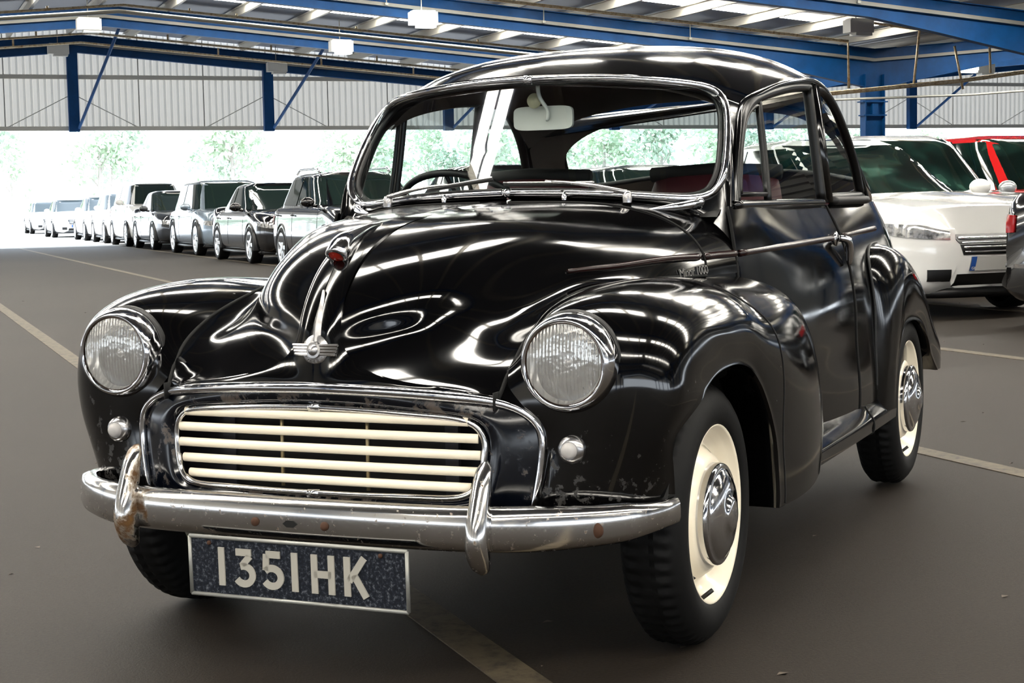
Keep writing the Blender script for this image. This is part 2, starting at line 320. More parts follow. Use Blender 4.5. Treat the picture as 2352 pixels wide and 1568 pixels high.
# portal frames
def rafter(x0,x1,y,hx=None):
    """I-section between x0 and x1 along the roof slope; hx: end (x) that carries a haunch"""
    n=12; m_=MB(); X=np.linspace(x0,x1,n)
    def bot(x):
        b=low(x)
        if hx is not None: b-=max(0,.46*(1-abs(x-hx)/4.6))
        return b
    top=[low(x)+.5 for x in X]; bt=[bot(x) for x in X]
    for w,zs in ((.012,None),):
        A=[[(x,y-w/2,b),(x,y-w/2,t),(x,y+w/2,t),(x,y+w/2,b)] for x,b,t in zip(X,bt,top)]
        m_.grid(A,closed_v=True)
    for zz in (top,bt):
        A=[[(x,y-.1,z-.01),(x,y-.1,z+.01),(x,y+.1,z+.01),(x,y+.1,z-.01)] for x,z in zip(X,zz)]
        m_.grid(A,closed_v=True)
    return m_
for k,y in enumerate(FR):
    yy=y-.15 if k==0 else y
    t=thing('portal_frame','blue steel roof frame, the %s from the far gable wall'%(['one against it','second','third','fourth, over the valley column nearest the cars','fifth','sixth','seventh','eighth','ninth','tenth','eleventh','twelfth','thirteenth'][k]) if k else 'blue steel roof frame lying against the far gable wall','roof frame',(0,yy,0),kind='structure')
    def part(n_,mb,mt): return mb.build(n_,mt,t,smooth=False)
    for a,b,h in ((XL,RIDGE,XL),(RIDGE,VAL,VAL),(VAL,VAL+HALF,VAL),(VAL+HALF,XR,XR)): part('rafter',rafter(a,b,0,h),blue_steel)
    for x in (XL,VAL,XR):
        if k==0: continue
        c=MB(); h=3.95
        c.box((x,0,h/2),(.5,.02,h)).box((x-.27,0,h/2),(.03,.24,h)).box((x+.27,0,h/2),(.03,.24,h))
        if x==VAL:
            c.box((x,0,3.28),(.72,.26,.03)).box((x,0,2.95),(.66,.26,.03)).box((x,0,3.1),(.16,.24,.26))
        part('column',c,blue_steel)
    # cable tray along the web, seen from the camera side
    tr=MB()
    for a,b in ((XL,RIDGE),(RIDGE,VAL),(VAL,VAL+HALF),(VAL+HALF,XR)):
        X=np.linspace(a,b,3); tr.grid([[(x,-.12,low(x)+.20),(x,-.12,low(x)+.275),(x,-.02,low(x)+.275),(x,-.02,low(x)+.20)] for x in X],closed_v=True)
    part('cable_tray',tr,tray_m)
    if k in (2,3,4,5):
        for x in (9.5,13.2,16.9): part('hanger_rod',MB().tube([(x,-.16,low(x)+.24),(x,-.16,low(x)+.62)],.012,6).box((x,-.16,low(x)+.24),(.07,.05,.05)),pipe_grey)
# far gable wall, corrugated: one continuous sheet in bays, girts and posts
def corrugated(x0,x1,y,zb,ztop,pitch=.2,depth=.035):
    n=max(1,round((x1-x0)/pitch)); pitch=(x1-x0)/n; A=[]
    for i in range(n):
        for da,dy in ((0,0),(.18,0),(.28,depth),(.82,depth),(.92,0),(1,0)):
            x=x0+(i+da)*pitch
            if x>x1+.001: break
            A.append([(x,y+dy,zb),(x,y+dy,ztop(x))])
    return A
WB=3.36; posts=[RIDGE-.05+5.69*k for k in range(-3,10)]
wall=MB()
edges=[posts[0]]+[p for p in posts[1:]]
wallroot=bpy.data.objects.new('wall_far',None); COL.objects.link(wallroot); wallroot['kind']='structure'; wallroot['label']='corrugated gable wall above the open end of the hall'; wallroot['category']='wall'
for p in posts[:-1]:
    for j in range(3):
        a=p+5.69/3*j; b=a+5.69/3+.02
        a=max(a,XL); b=min(b,XR)
        if b-a<.2: continue
        sh=random.random(); 
        MB().grid(corrugated(a,b,YW+.02,WB,lambda x:low(x)+.735,.2)).build('cladding_sheet',wall_sheet,wallroot,smooth=False)
structure('girt',MB().box(((XL+XR)/2,YW-.02,4.84),(XR-XL,.1,.12)),purlin_m,wallroot)
structure('bottom_rail',MB().box(((XL+XR)/2,YW-.02,WB-.0),(XR-XL,.2,.12)),purlin_m,wallroot)
for p in posts:
    if XL<p<XR:
        structure('gable_post',MB().box((p,YW-.25,(low(p)+WB-.1)/2),(.30,.2,low(p)-WB+.1)),blue_steel,wallroot)
        structure('raking_brace',MB().tube([(p+.12,YW-.4,WB),(p+.95,YW-3.4,low(p)+.4)],.045,8),blue_steel,wallroot)
        for s in (-1,1): structure('tie_rod',MB().tube([(p,YW-.1,4.35),(p+s*1.85,YW-.08,WB+.03)],.012,5),pipe_grey,wallroot)
# rear gable wall behind the camera, the same with a tall opening
MB().grid(corrugated(XL,XR,YB-.05,3.9,lambda x:low(x)+.62,.4)).build('wall_rear',wall_sheet,None,smooth=False)['kind']='structure'
# side walls, mostly closed
for n_,x,s in (('wall_left',XL-.3,1),('wall_right',XR+.3,-1)):
    structure(n_,MB().box((x,(YB+YW)/2,3.2),(.06,YW-YB,4.4)),wall_sheet)
# pipes
def pipe(name,P,r,mat,label,drops=(),n=10):
    t=thing(name,label,'pipe',(0,0,0),kind=None)
    MB().tube(P,r,n).build('run',mat,t)
    for a,b in drops: MB().tube([a,b],min(r*.9,.028),8).build('drop',mat,t)
    return t
def along(x0,x1,y,off):
    X=[x0]+[q for q in (RIDGE,VAL) if x0<q<x1]+[x1]; return [(x,y,low(x)+off) for x in X]
pipe('sprinkler_pipe',along(-10,18,35.4,.12),.03,pipe_m,'yellowish rusting pipe running along the third frame from the gable',[((x,35.4,low(x)+.12),(x,35.4,low(x)+.2)) for x in (2.7,5.9,7.0,9.9,13.0)])
pipe('sprinkler_pipe',along(-10,19,36.3,.08),.05,pipe_grey,'thick grey pipe just behind the yellowish rusting one')
pipe('sprinkler_pipe',along(-10,19,41.5,.10),.03,pipe_m,'upper of two thin rusty pipes before the far wall',[((x,41.5,low(x)+.1),(x,41.5,low(x)+.26)) for x in (3.0,6.4,9.2,12.2)])
pipe('sprinkler_pipe',along(-10,19,43.8,.08),.03,pipe_m,'lower of two thin rusty pipes before the far wall',[((x,43.8,low(x)+.08),(x,43.8,low(x)+.3)) for x in (2.6,5.3,8.2,11.2,14)])
pipe('sprinkler_pipe',[(8.2,28.4,low(8.2)+.1),(19.2,28.4,low(19.2)+.1),(19.22,28.4,3.36)],.035,pipe_m,'pale rusty pipe over the car roof, bent down at its end')
pipe('sprinkler_pipe',[(18.3,28.0,3.20),(21.9,28.0,3.52),(24.2,28.0,3.80),(32,28.0,4.5)],.05,pipe_m,'rusty sloping pipe in front of the blue column',[((20.8,28.0,4.64),(20.65,28.0,3.45)),((21.73,28.0,4.29),(21.96,28.0,3.33)),((22.68,28.0,4.35),(22.71,28.0,3.7)),((23.68,28.0,4.07),(23.77,28.0,3.52)),((19.5,28.0,4.77),(20.82,28.0,4.64))])
pipe('sprinkler_pipe',[(19.3,31.0,3.24),(24.4,31.0,3.42),(28,31.0,3.66),(34,31,4.1)],.03,pipe_grey,'thin grey pipe sloping across in front of the far right wall')
# lamps hung from the frames
def hall_lamp(x,y,z,label,lit=False,sc=1.,glow=False):
    t=thing('hall_lamp',label,'lamp',(x,y,z),group='lamps hung under the roof frames')
    b=MB().box((0,0,0),(.58*sc,.3*sc,.27*sc)).box((0,0,.15*sc),(.5*sc,.24*sc,.03*sc)); o=b.build('housing',lamp_on if glow else light_box,t,smooth=False)
    MB().box((.06*sc,0,-.165*sc),(.40*sc,.26*sc,.06*sc)).build('lens',lamp_on if lit else light_box,t,smooth=False)
    MB().tube([(0,.1,.12*sc),(0,.1,low(x)+.735-z)],.012,6).build('hanger',pipe_grey,t)
hall_lamp(10.12,30.9,4.98,'large bright white box lamp above the old car windscreen',True,glow=True)
hall_lamp(10.24,38.1,5.06,'white box lamp under the second frame, lit greenish below',True)
hall_lamp(10.25,45.4,5.13,'white box lamp on the far gable frame, nearer the old car',False)
hall_lamp(3.93,38.1,5.49,'white box lamp under the roof apex of the second frame',False)
hall_lamp(3.95,45.4,5.57,'white box lamp on the gable frame beside the apex post',False)
hall_lamp(18.57,27,4.56,'grey box lamp in shade above the old car roof end',False)
hall_lamp(27.2,35,4.5,'bright white box lamp by the right hand rafter',True,glow=True)
hall_lamp(28.5,36,4.52,'dull white box lamp partly behind rusty pipe on the right',False)
# ---------------------------------------------------------------- the old black saloon (car axes: x forward, y to its left, z up; front axle at x=0)
car=thing('vintage_car','old black rounded saloon with cream wheels, grille bars and plate 1351 HK','car',(0,0,0),CAR_ROT)
A=np.array
def half(rows):
    """rows run from the centreline outward: mirror them to the whole width"""
    G=A(rows,float); L=G[:,:0:-1].copy(); L[:,:,1]*=-1; return np.concatenate([L,G],1)
def seam(P,r=.0028,n=6): return MB().tube(P,r,n)
# -- bonnet: flank from the strip edge E outward to the wing seam
flank=A([
 [(.461,.388,.592),(.4612,.390,.5905),(.4614,.391,.589),(.4612,.392,.587),(.461,.3932,.5855),(.461,.394,.584)],
 [(.490,.300,.604),(.482,.325,.602),(.475,.347,.600),(.468,.367,.597),(.463,.384,.594),(.458,.397,.592)],
 [(.500,.200,.618),(.488,.245,.617),(.475,.290,.615),(.462,.335,.612),(.455,.370,.608),(.450,.400,.605)],
 [(.496,.125,.636),(.476,.180,.640),(.459,.240,.641),(.446,.300,.637),(.440,.355,.630),(.437,.402,.623)],
 [(.488,.080,.658),(.460,.132,.667),(.436,.200,.671),(.420,.275,.664),(.418,.345,.652),(.420,.405,.642)],
 [(.482,.056,.692),(.452,.105,.701),(.415,.180,.706),(.385,.262,.694),(.383,.340,.675),(.395,.408,.664)],
 [(.474,.047,.735),(.449,.100,.742),(.404,.180,.744),(.345,.262,.726),(.334,.340,.697),(.360,.409,.690)],
 [(.450,.045,.785),(.428,.110,.789),(.375,.200,.786),(.285,.282,.757),(.266,.340,.718),(.310,.410,.715)],
 [(.405,.046,.838),(.383,.120,.840),(.322,.215,.830),(.218,.300,.788),(.190,.355,.742),(.250,.411,.738)],
 [(.330,.047,.888),(.310,.125,.886),(.246,.225,.868),(.142,.314,.816),(.108,.366,.763),(.165,.408,.760)],
 [(.200,.046,.928),(.183,.137,.925),(.130,.248,.906),(.046,.342,.850),(.014,.390,.795),(.060,.415,.780)],
 [(.030,.044,.951),(.020,.155,.948),(-.008,.275,.930),(-.062,.384,.872),(-.098,.434,.813),(-.080,.452,.790)],
 [(-.200,.042,.966),(-.205,.172,.963),(-.222,.308,.947),(-.252,.428,.898),(-.263,.498,.836),(-.250,.515,.793)],
 [(-.420,.040,.977),(-.422,.190,.975),(-.434,.342,.963),(-.448,.474,.918),(-.442,.545,.850),(-.430,.556,.790)],
 [(-.500,.040,.981),(-.505,.195,.980),(-.530,.350,.972),(-.572,.488,.940),(-.585,.574,.862),(-.583,.590,.790)]])
tuF=np.r_[0,np.cumsum([.06,.06,.06,.05,.05,.06,.06,.07,.08,.10,.13,.14,.16,.07])]; tuF/=tuF[-1]
NU=150; NV=56
FL=surf(flank,NU,NV,tu=tuF,tv=np.linspace(0,1,6))
_sm=FL.copy()
for _ in range(90):
    _sm[1:-1]=.5*_sm[1:-1]+.25*(_sm[:-2]+_sm[2:])
for _ in range(14):
    _sm[:,1:-1]=.5*_sm[:,1:-1]+.25*(_sm[:,:-2]+_sm[:,2:])
_w=np.clip((np.linspace(0,1,NU)-tuF[5])/(tuF[9]-tuF[5]),0,1); _w=(_w*_w*(3-2*_w))[:,None,None]; FL=FL*(1-_w)+_sm*_w
cut=int(round(NU*tuF[13]*.985))                  # rows past this belong to the scuttle
# centre strip + front lip: from E inward to the centreline / lip edge
core=A([
 (.461,.392,.583),(.492,.300,.592),(.506,.200,.602),(.508,.100,.607),(.507,0,.611),(.492,.0,.690),(.480,0,.735),(.457,0,.785),(.412,0,.840),(.336,0,.892),(.204,0,.932),(.033,0,.953),(-.198,0,.968),(-.419,0,.979),(-.499,0,.983)])
CO=nspline(tuF,core,np.linspace(0,1,NU)); ED=FL[:,0]
strip=[]
for w in np.linspace(0,1,9):
    P=ED*(1-w)+CO*w
    P=P+A([0.012,0,0.004])*(math.sin(PI*w)*.35)*np.clip((np.arange(NU)/NU-.05)*6,0,1)[:,None]*np.clip((.62-np.arange(NU)/NU)*4,0,1)[:,None]
    strip.append(P)
RZ=.0055*np.clip((.66-np.arange(NU)/NU)*5,0,1)[:,None]*normals(FL)[:,0]*(1 if normals(FL)[60,0,0]>0 else -1)
strip=[ED,ED+RZ*.8]+[P+RZ for P in strip[1:]]
strip=np.stack(strip,1)
wid=np.clip((.60-np.linspace(0,1,NU))*5,0,1)[:,None]
raise_=wid[:,:,None]*.0035*normals(FL)[:,:1]*(-1)
def bonnet_part(i0,i1,name):
    mb=MB()
    for s in (1,-1):
        for G in (FL[i0:i1],strip[i0:i1]):
            H=G.copy(); H[:,:,1]*=s; mb.grid(H,flip=s>0)
    return mb.build(name,black,car,weld=True,angle=24)
bonnet=bonnet_part(0,cut,'bonnet')
scuttle=bonnet_part(cut-1,NU,'scuttle')
mb=MB()
for s in (1,-1):
    P=FL[cut-1].copy()+A((0,0,.0005)); P[:,1]*=s; mb.tube(P,.003,6)
    P=FL[:cut,-1].copy(); P[:,1]*=s; mb.tube(P,.0042,6)
mb.build('bonnet_shut_line',gap_m,bonnet)
# -- front wings
S_=flank[:,-1]
wing=A([
 [(.452,.462,.362),(.450,.51,.364),(.430,.58,.368),(.395,.64,.372),(.345,.680,.377),(.285,.699,.382)],
 [(.446,.478,.435),(.447,.525,.438),(.432,.595,.442),(.402,.655,.447),(.365,.692,.451),(.323,.709,.453)],
 [(.441,.486,.505),(.444,.532,.508),(.433,.610,.511),(.405,.67,.513),(.372,.706,.512),(.332,.718,.508)],
 [(.447,.448,.567),(.444,.53,.582),(.434,.62,.587),(.398,.69,.583),(.340,.732,.575),(.254,.742,.566)],
 [(.437,.402,.623),(.436,.50,.652),(.430,.615,.655),(.385,.698,.642),(.310,.738,.620),(.200,.744,.596)],
 [(.395,.408,.664),(.418,.48,.718),(.416,.59,.728),(.360,.692,.708),(.270,.740,.668),(.135,.745,.618)],
 [(.310,.410,.715),(.355,.465,.757),(.345,.575,.778),(.275,.692,.750),(.185,.743,.697),(.055,.746,.627)],
 [(.165,.408,.760),(.20,.468,.785),(.19,.572,.802),(.14,.685,.770),(.07,.746,.707),(-.027,.747,.626)],
 [(.060,.415,.780),(.06,.488,.797),(.05,.58,.806),(.02,.686,.775),(-.025,.748,.708),(-.101,.747,.613)],
 [(-.08,.452,.788),(-.085,.518,.797),(-.09,.60,.801),(-.105,.692,.766),(-.13,.751,.694),(-.164,.748,.588)],
 [(-.25,.515,.788),(-.25,.565,.792),(-.247,.632,.783),(-.238,.71,.736),(-.232,.757,.655),(-.236,.751,.530)],
 [(-.45,.556,.785),(-.455,.612,.778),(-.45,.672,.758),(-.425,.728,.715),(-.37,.766,.61),(-.294,.754,.455)],
 [(-.68,.592,.760),(-.69,.645,.745),(-.69,.700,.71),(-.645,.742,.645),(-.50,.772,.53),(-.320,.756,.385)],
 [(-.82,.603,.640),(-.83,.66,.625),(-.82,.712,.585),(-.755,.75,.515),(-.56,.773,.42),(-.332,.756,.320)],
 [(-.86,.608,.46),(-.865,.668,.445),(-.855,.722,.415),(-.785,.752,.37),(-.58,.772,.31),(-.338,.756,.268)],
 [(-.85,.612,.31),(-.855,.668,.305),(-.84,.72,.293),(-.77,.748,.270),(-.58,.766,.250),(-.340,.754,.245)]])
WG=surf(wing,130,60)
def add_edge(mb,G,j,off):
    P=G[:,j]; mb.grid(np.stack([P,P+A(off)*.35,P+A(off)],1))
mbw=MB().grid(WG)
Ein=WG[:,-1]; inn=np.stack([Ein,Ein+A((0,.004,0))-0*Ein,Ein+A((0,-.004,0)),Ein+A((0,-.05,0))],1)
# rolled lip round the wheel opening
cen=A((0,.76,.29)); rad=(Ein-cen)*A((1,0,1)); rad/=np.linalg.norm(rad,axis=1)[:,None]
lip=np.stack([Ein,Ein-rad*.010+A((0,.002,0)),Ein-rad*.014+A((0,-.006,0)),Ein-rad*.006+A((0,-.03,0)),Ein+A((0,-.10,0))],1)
mbw.grid(lip)
wingL=mbw.build('front_wing',wing_paint,car,weld=True,angle=50); wingR=mbw.mirror().build('front_wing',wing_paint,car,weld=True,angle=50)
from mathutils.bvhtree import BVHTree
def bvh(o):
    m=o.data; return BVHTree.FromPolygons([v.co.copy() for v in m.vertices],[tuple(p.vertices) for p in m.polygons])
def stick(P,tr,off=.004):
    out=[]
    for p in P:
        h=tr.find_nearest(Vector(p)); n=h[1]
        if n.dot(h[0]-Vector((-.3,0,.6)))<0: n=-n
        out.append(h[0]+n*off)
    return A(out)
wbv=bvh(wingL)
# panel joint down the rear of each wing and the joint to the body
i_=int(.80*60)
for wq,s in ((wingL,1),(wingR,-1)):
    mb=MB()
    P=A([(-.155,.66,.790),(-.235,.725,.735),(-.300,.758,.670),(-.330,.769,.60),(-.345,.772,.52),(-.350,.769,.416),(-.365,.766,.33),(-.375,.763,.25)])
    P=spl(P,40); P=stick(P,wbv,-.0008); P[:,1]*=s
    mb.tube(P,.003,6); mb.build('wing_joint',gap_m,wq)
# -- cabin side body (door skin, rear quarter) : y as a function of x and z
XSB=A([-.42,-.58,-1.0,-1.5,-2.0,-2.4,-2.75]); ZSB=A([.28,.40,.52,.65,.76,.85,.90,.955])
YBT=A([[.572,.595,.645,.690,.695,.655,.50],[.572,.602,.655,.695,.70,.66,.50],[.572,.605,.655,.686,.70,.66,.49],[.566,.600,.650,.681,.69,.645,.46],
 [.556,.590,.632,.665,.668,.615,.40],[.545,.580,.615,.640,.642,.585,.34],[.535,.573,.600,.618,.622,.56,.30],[.520,.562,.578,.590,.596,.53,.26]])
grid_side=A([[(x,YBT[j,i],z) for i,x in enumerate(XSB)] for j,z in enumerate(ZSB)])
def side_surf(x,z):
    y=A([np.interp(-A(x),-XSB,r) for r in YBT]); return np.interp(z,ZSB,y)
SB=surf(grid_side,60,120,tu=(ZSB-ZSB[0])/(ZSB[-1]-ZSB[0]),tv=(XSB-XSB[0])/(XSB[-1]-XSB[0]))
XX=SB[0,:,0]
def cols(x0,x1): return np.where((XX<=x0+.012)&(XX>=x1-.012))[0]
c=cols(-.585,-1.492); doorG=SB[:,c]
q=cols(-1.498,-2.75); quartG=SB[:,q]
f_=cols(-.42,-.585); frontG=SB[:,f_]
def panel(G,name,mat=black,flip=False,off=0.):
    mb=MB().grid(G); return both(mb,name,mat,car,weld=True)
doors=panel(doorG,'door'); panel(quartG,'rear_quarter_panel'); panel(frontG[:47],'scuttle_side')
for d_,s in zip(doors,(1,-1)):
    for P in (doorG[:,0],doorG[:,-1]):
        P=P.copy(); P[:,1]*=s; MB().tube(P,.0045,6).build('shut_line',gap_m,d_)
    # handle with escutcheon
    h=MB(); y=.640
    h.sphere((-1.415,y+.002,.850),.022,14,10,(1.1,.35,1.0))
    h.tube(spl([(-1.415,y+.012,.852),(-1.425,y+.032,.848),(-1.44,y+.036,.832),(-1.452,y+.034,.800),(-1.456,y+.032,.772)],14),[.011,.011,.011,.0115,.012,.012,.0125,.013,.013,.013,.012,.011,.009,.006],10)
    (h if s>0 else h.mirror()).build('door_handle',chrome,d_,label='chrome lever handle')
# side trim strips, oxblood
def along_side(x0,x1,z0,z1,n,off):
    return A([(x,float(side_surf(x,z))+off,z) for x,z in zip(np.linspace(x0,x1,n),np.linspace(z0,z1,n))])
prof=[(-.5,-1),(.35,-.9),(.8,-.3),(.8,.3),(.35,.9),(-.5,1)]
for s,dn in ((1,doors[0]),(-1,doors[1])):
    for P,par,nm in ((along_side(-.60,-1.395,.837,.853,20,.003),dn,'side_trim'),(along_side(-1.51,-1.98,.856,.868,12,.003),car,'side_trim')):
        P=P.copy(); P[:,1]*=s; MB().tube(P,.009,8).build(nm,trim_red,par,label='dark oxblood moulding')
# trim along the bonnet side
def on_flank(px_list):
    return px_list
bt=bvh(bonnet); bs_=bvh(scuttle)
def stick(P,tr,off=.004):
    out=[]
    for p in P:
        h=tr.find_nearest(Vector(p)); n=h[1]
        if n.dot(h[0]-Vector((-.3,0,.6)))<0: n=-n
        out.append(h[0]+n*off)
    return A(out)
T1=stick([(.0164,.3593,.8134),(-.0464,.3923,.8173),(-.1064,.4222,.8195),(-.2012,.4623,.8243),(-.2978,.5013,.8294),(-.398,.533,.8320)],bt,.003); T1=spl(T1,30)
T2=spl(stick([(-.418,.5390,.8325),(-.480,.5559,.8347),(-.5343,.5707,.8358),(-.570,.579,.8365)],bs_,.003),12)
for s in (1,-1):
    for P,par in ((T1,bonnet),(T2,scuttle)):
        P=P.copy(); P[:,1]*=s; MB().tube(P,np.linspace(.005,.009,len(P)) if par is bonnet else .009,8).build('side_trim',trim_red,par,label='dark oxblood moulding')
# -- roof
roofG=A([
 [(-.648,0,1.315),(-.658,.18,1.310),(-.690,.32,1.296),(-.745,.430,1.270),(-.800,.500,1.240),(-.815,.530,1.215)],
 [(-.77,0,1.360),(-.78,.18,1.354),(-.805,.33,1.335),(-.850,.440,1.302),(-.905,.512,1.266),(-.930,.537,1.250)],
 [(-1.02,0,1.408),(-1.03,.19,1.402),(-1.05,.345,1.381),(-1.085,.455,1.342),(-1.115,.520,1.304),(-1.13,.541,1.286)],
 [(-1.32,0,1.436),(-1.32,.20,1.429),(-1.325,.355,1.407),(-1.335,.465,1.367),(-1.34,.528,1.328),(-1.34,.547,1.309)],
 [(-1.60,0,1.438),(-1.60,.20,1.431),(-1.59,.358,1.409),(-1.575,.470,1.368),(-1.565,.531,1.332),(-1.56,.550,1.315)],
 [(-1.90,0,1.406),(-1.89,.20,1.399),(-1.86,.355,1.377),(-1.80,.468,1.334),(-1.755,.532,1.296),(-1.74,.552,1.272)],
 [(-2.15,0,1.345),(-2.13,.20,1.337),(-2.08,.355,1.312),(-1.99,.470,1.265),(-1.915,.538,1.205),(-1.885,.559,1.190)]])
RF=surf(roofG,70,40)
RFf=np.concatenate([RF[:,:0:-1]*A((1,-1,1)),RF],1)
roof=MB().grid(RFf).build('roof',black,car,weld=True)
# rear shell below the roof: C posts round the back window
rear=A([
 [(-2.15,0,1.345),(-2.13,.20,1.337),(-2.08,.355,1.312),(-1.99,.470,1.265),(-1.915,.538,1.205),(-1.885,.559,1.190)],
 [(-2.24,0,1.312),(-2.22,.20,1.304),(-2.17,.355,1.278),(-2.07,.480,1.225),(-1.975,.555,1.165),(-1.95,.572,1.14)],
 [(-2.48,0,1.180),(-2.46,.20,1.172),(-2.40,.365,1.145),(-2.26,.500,1.085),(-2.10,.580,1.03),(-2.03,.592,1.01)],
 [(-2.58,0,1.085),(-2.56,.20,1.078),(-2.49,.375,1.055),(-2.33,.515,1.015),(-2.17,.590,.98),(-2.06,.597,.958)],
 [(-2.80,0,.86),(-2.77,.20,.85),(-2.70,.33,.83),(-2.62,.43,.80),(-2.52,.50,.80),(-2.40,.555,.80)],
 [(-3.00,0,.45),(-2.97,.20,.45),(-2.90,.36,.45),(-2.80,.46,.45),(-2.7,.50,.45),(-2.55,.58,.45)]])
RR=surf(rear,120,60); RRf=np.concatenate([RR[:,:0:-1]*A((1,-1,1)),RR],1); m_,n_=RRf.shape[:2]
def rear_at(u,v):
    u=np.clip(u,0,m_-1.001); v=np.clip(v,0,n_-1.001); i=u.astype(int); j=v.astype(int); a=(u-i)[...,None]; b=(v-j)[...,None]
    return RRf[i,j]*(1-a)*(1-b)+RRf[i+1,j]*a*(1-b)+RRf[i,j+1]*(1-a)*b+RRf[i+1,j+1]*a*b
cv=(n_-1)/2; cu_=float(np.interp(1.195,RR[::-1,0,2],np.arange(m_)[::-1])); ru=cu_-float(np.interp(1.302,RR[::-1,0,2],np.arange(m_)[::-1])); rv=cv*.72
TH=np.linspace(0,2*PI,120,endpoint=False)
def sup(t,e): return np.sign(np.cos(t))*np.abs(np.cos(t))**e, np.sign(np.sin(t))*np.abs(np.sin(t))**e
c4,s4=sup(TH,.45); c8,s8=sup(TH,.02)
rings=[]
for w in np.linspace(0,1,14):
    hi=np.where(c8>0,m_-1-cu_,cu_); uu=cu_+(c4*ru)*(1-w)+c8*hi*w; vv=cv+(s4*rv)*(1-w)+s8*cv*w; rings.append(rear_at(uu,vv))
rings=A(rings); MB().grid(rings,closed_v=True).build('rear_shell',black,car)
MB().tube(rings[0],.009,8,closed=True).build('rear_window_rubber',rubber,car)
gw=A([rear_at(cu_+c4*ru*w,cv+s4*rv*w) for w in np.linspace(0,1,8)]); MB().grid(gw+A((-.002,0,-.002)),closed_v=True).build('rear_window',glass,car)
# inner headlining
hl=RFf*A((1,.97,1))+A((0,0,-.028)); kz=np.clip((rings[:11,:,2:]-1.06)/.08,0,1); rl=rings[:11]*(1-A((0,.03,0))*kz)+A((.025,0,-.02))*kz+A((.006,0,-.002))
mb=MB().grid(hl); mb.grid(rl,closed_v=True); mb.build('headlining',lining,car)
# gutter line over the side windows
gut=spl([(-.640,.566,.955),(-.665,.556,1.03),(-.735,.546,1.15),(-.800,.535,1.215),(-.930,.541,1.252),(-1.13,.545,1.288),(-1.34,.551,1.311),(-1.56,.554,1.317),(-1.74,.556,1.274),(-1.885,.563,1.190),(-1.985,.579,1.085),(-2.055,.60,.96)],90)
# -- A post: from the windscreen edge to the gutter
wsc=[(-.485,0,1.000),(-.492,.15,.997),(-.510,.29,.990),(-.545,.40,.981),(-.580,.470,.978),(-.607,.510,.988),(-.612,.532,1.012),(-.635,.540,1.058),(-.690,.530,1.145),(-.742,.508,1.220),(-.752,.485,1.249),(-.738,.455,1.264),(-.700,.390,1.276),(-.665,.28,1.288),(-.646,.14,1.296),(-.640,0,1.298)]
WS=spl(wsc,80)
iA=[int(len(WS)*f) for f in np.linspace(.42,.76,16)]
post_in=spl(WS[iA],40)
post_out=spl([(-.586,.574,.862),(-.600,.568,.930),(-.615,.566,.960),(-.640,.566,.97),(-.665,.556,1.03),(-.735,.546,1.15),(-.800,.535,1.215),(-.815,.530,1.222)],40)
mid=(post_in+post_out)/2+A((.012,.006,.004))*np.clip(np.linspace(0,1,40)*5,0,1)[:,None]
both(MB().grid(surf(np.stack([post_in,mid,post_out]),12,60)),'windscreen_pillar',black,car)
# header between the windscreen top and the roof edge; base between the scuttle and the windscreen
hd=spl(WS[int(80*.755):],30); rf0=RF[0]
rf=A([rf0[int(k)] for k in np.linspace(len(rf0)-3,0,30)])
mb=MB(); g=surf(np.stack([hd,(hd+rf)/2+A((.004,0,.003)),rf]),8,30); mb.grid(g); mb.grid(g*A((1,-1,1)),flip=True); mb.build('roof_header',black,car)
lowe=spl(WS[:int(80*.42)+1],40); sc=FL[-1]; ed=A([strip[-1][int(k)] for k in np.linspace(8,0,9)])
base=np.concatenate([ed,sc[1:45]],0); tb=chord(base); base=nspline(tb,base,np.linspace(0,1,40))
mb=MB(); g=surf(np.stack([base,(base*.5+lowe*.5)+A((.006,0,-.004))*np.clip((1-np.linspace(0,1,40))*4,0,1)[:,None],lowe]),8,40); mb.grid(g,flip=True); mb.grid(g*A((1,-1,1))); mb.build('scuttle_top',black,car)
# windscreen chrome surround (one closed loop), glass
full=np.concatenate([WS,(WS*A((1,-1,1)))[-2:0:-1]],0); full=spl(full[::3],150,closed=True)
prof=[(-1,-.35),(-.7,.25),(0,.55),(.7,.25),(1,-.35),(0,-.5)]
wcen=A((-.62,0,1.14))
ws_t=MB().tube(full,.0105,8,closed=True,prof=[(math.cos(a)*1.15,math.sin(a)*.95) for a in np.linspace(0,2*PI,10,endpoint=False)]).build('windscreen_surround',chrome,car)
inner=full+(wcen-full)*.038*A((0,1,1))+A((-.006,0,0)); MB().tube(inner,.008,8,closed=True).build('windscreen_rubber',rubber,car)
MB().tube([(-.4855+.004,-.011,1.001),(-.4855+.004,.011,1.001)],.0128,10).build('joint_clip',chrome,ws_t); MB().tube([(-.636,-.011,1.2985),(-.636,.011,1.2985)],.0128,10).build('joint_clip',chrome,ws_t)
def wsx(y,z): return -.485-.52*(z-1.0)-.45*y*y
rim_=full[:, 1:]; cz=A((0,1.145)); gr_=[]
for w in np.linspace(0,1,14):
    q=cz+(rim_-cz)*w; x=wsx(q[:,0],q[:,1])-.010; gr_.append(np.c_[x,q])
MB().grid(A(gr_),closed_v=True).build('windscreen_glass',glass,car)
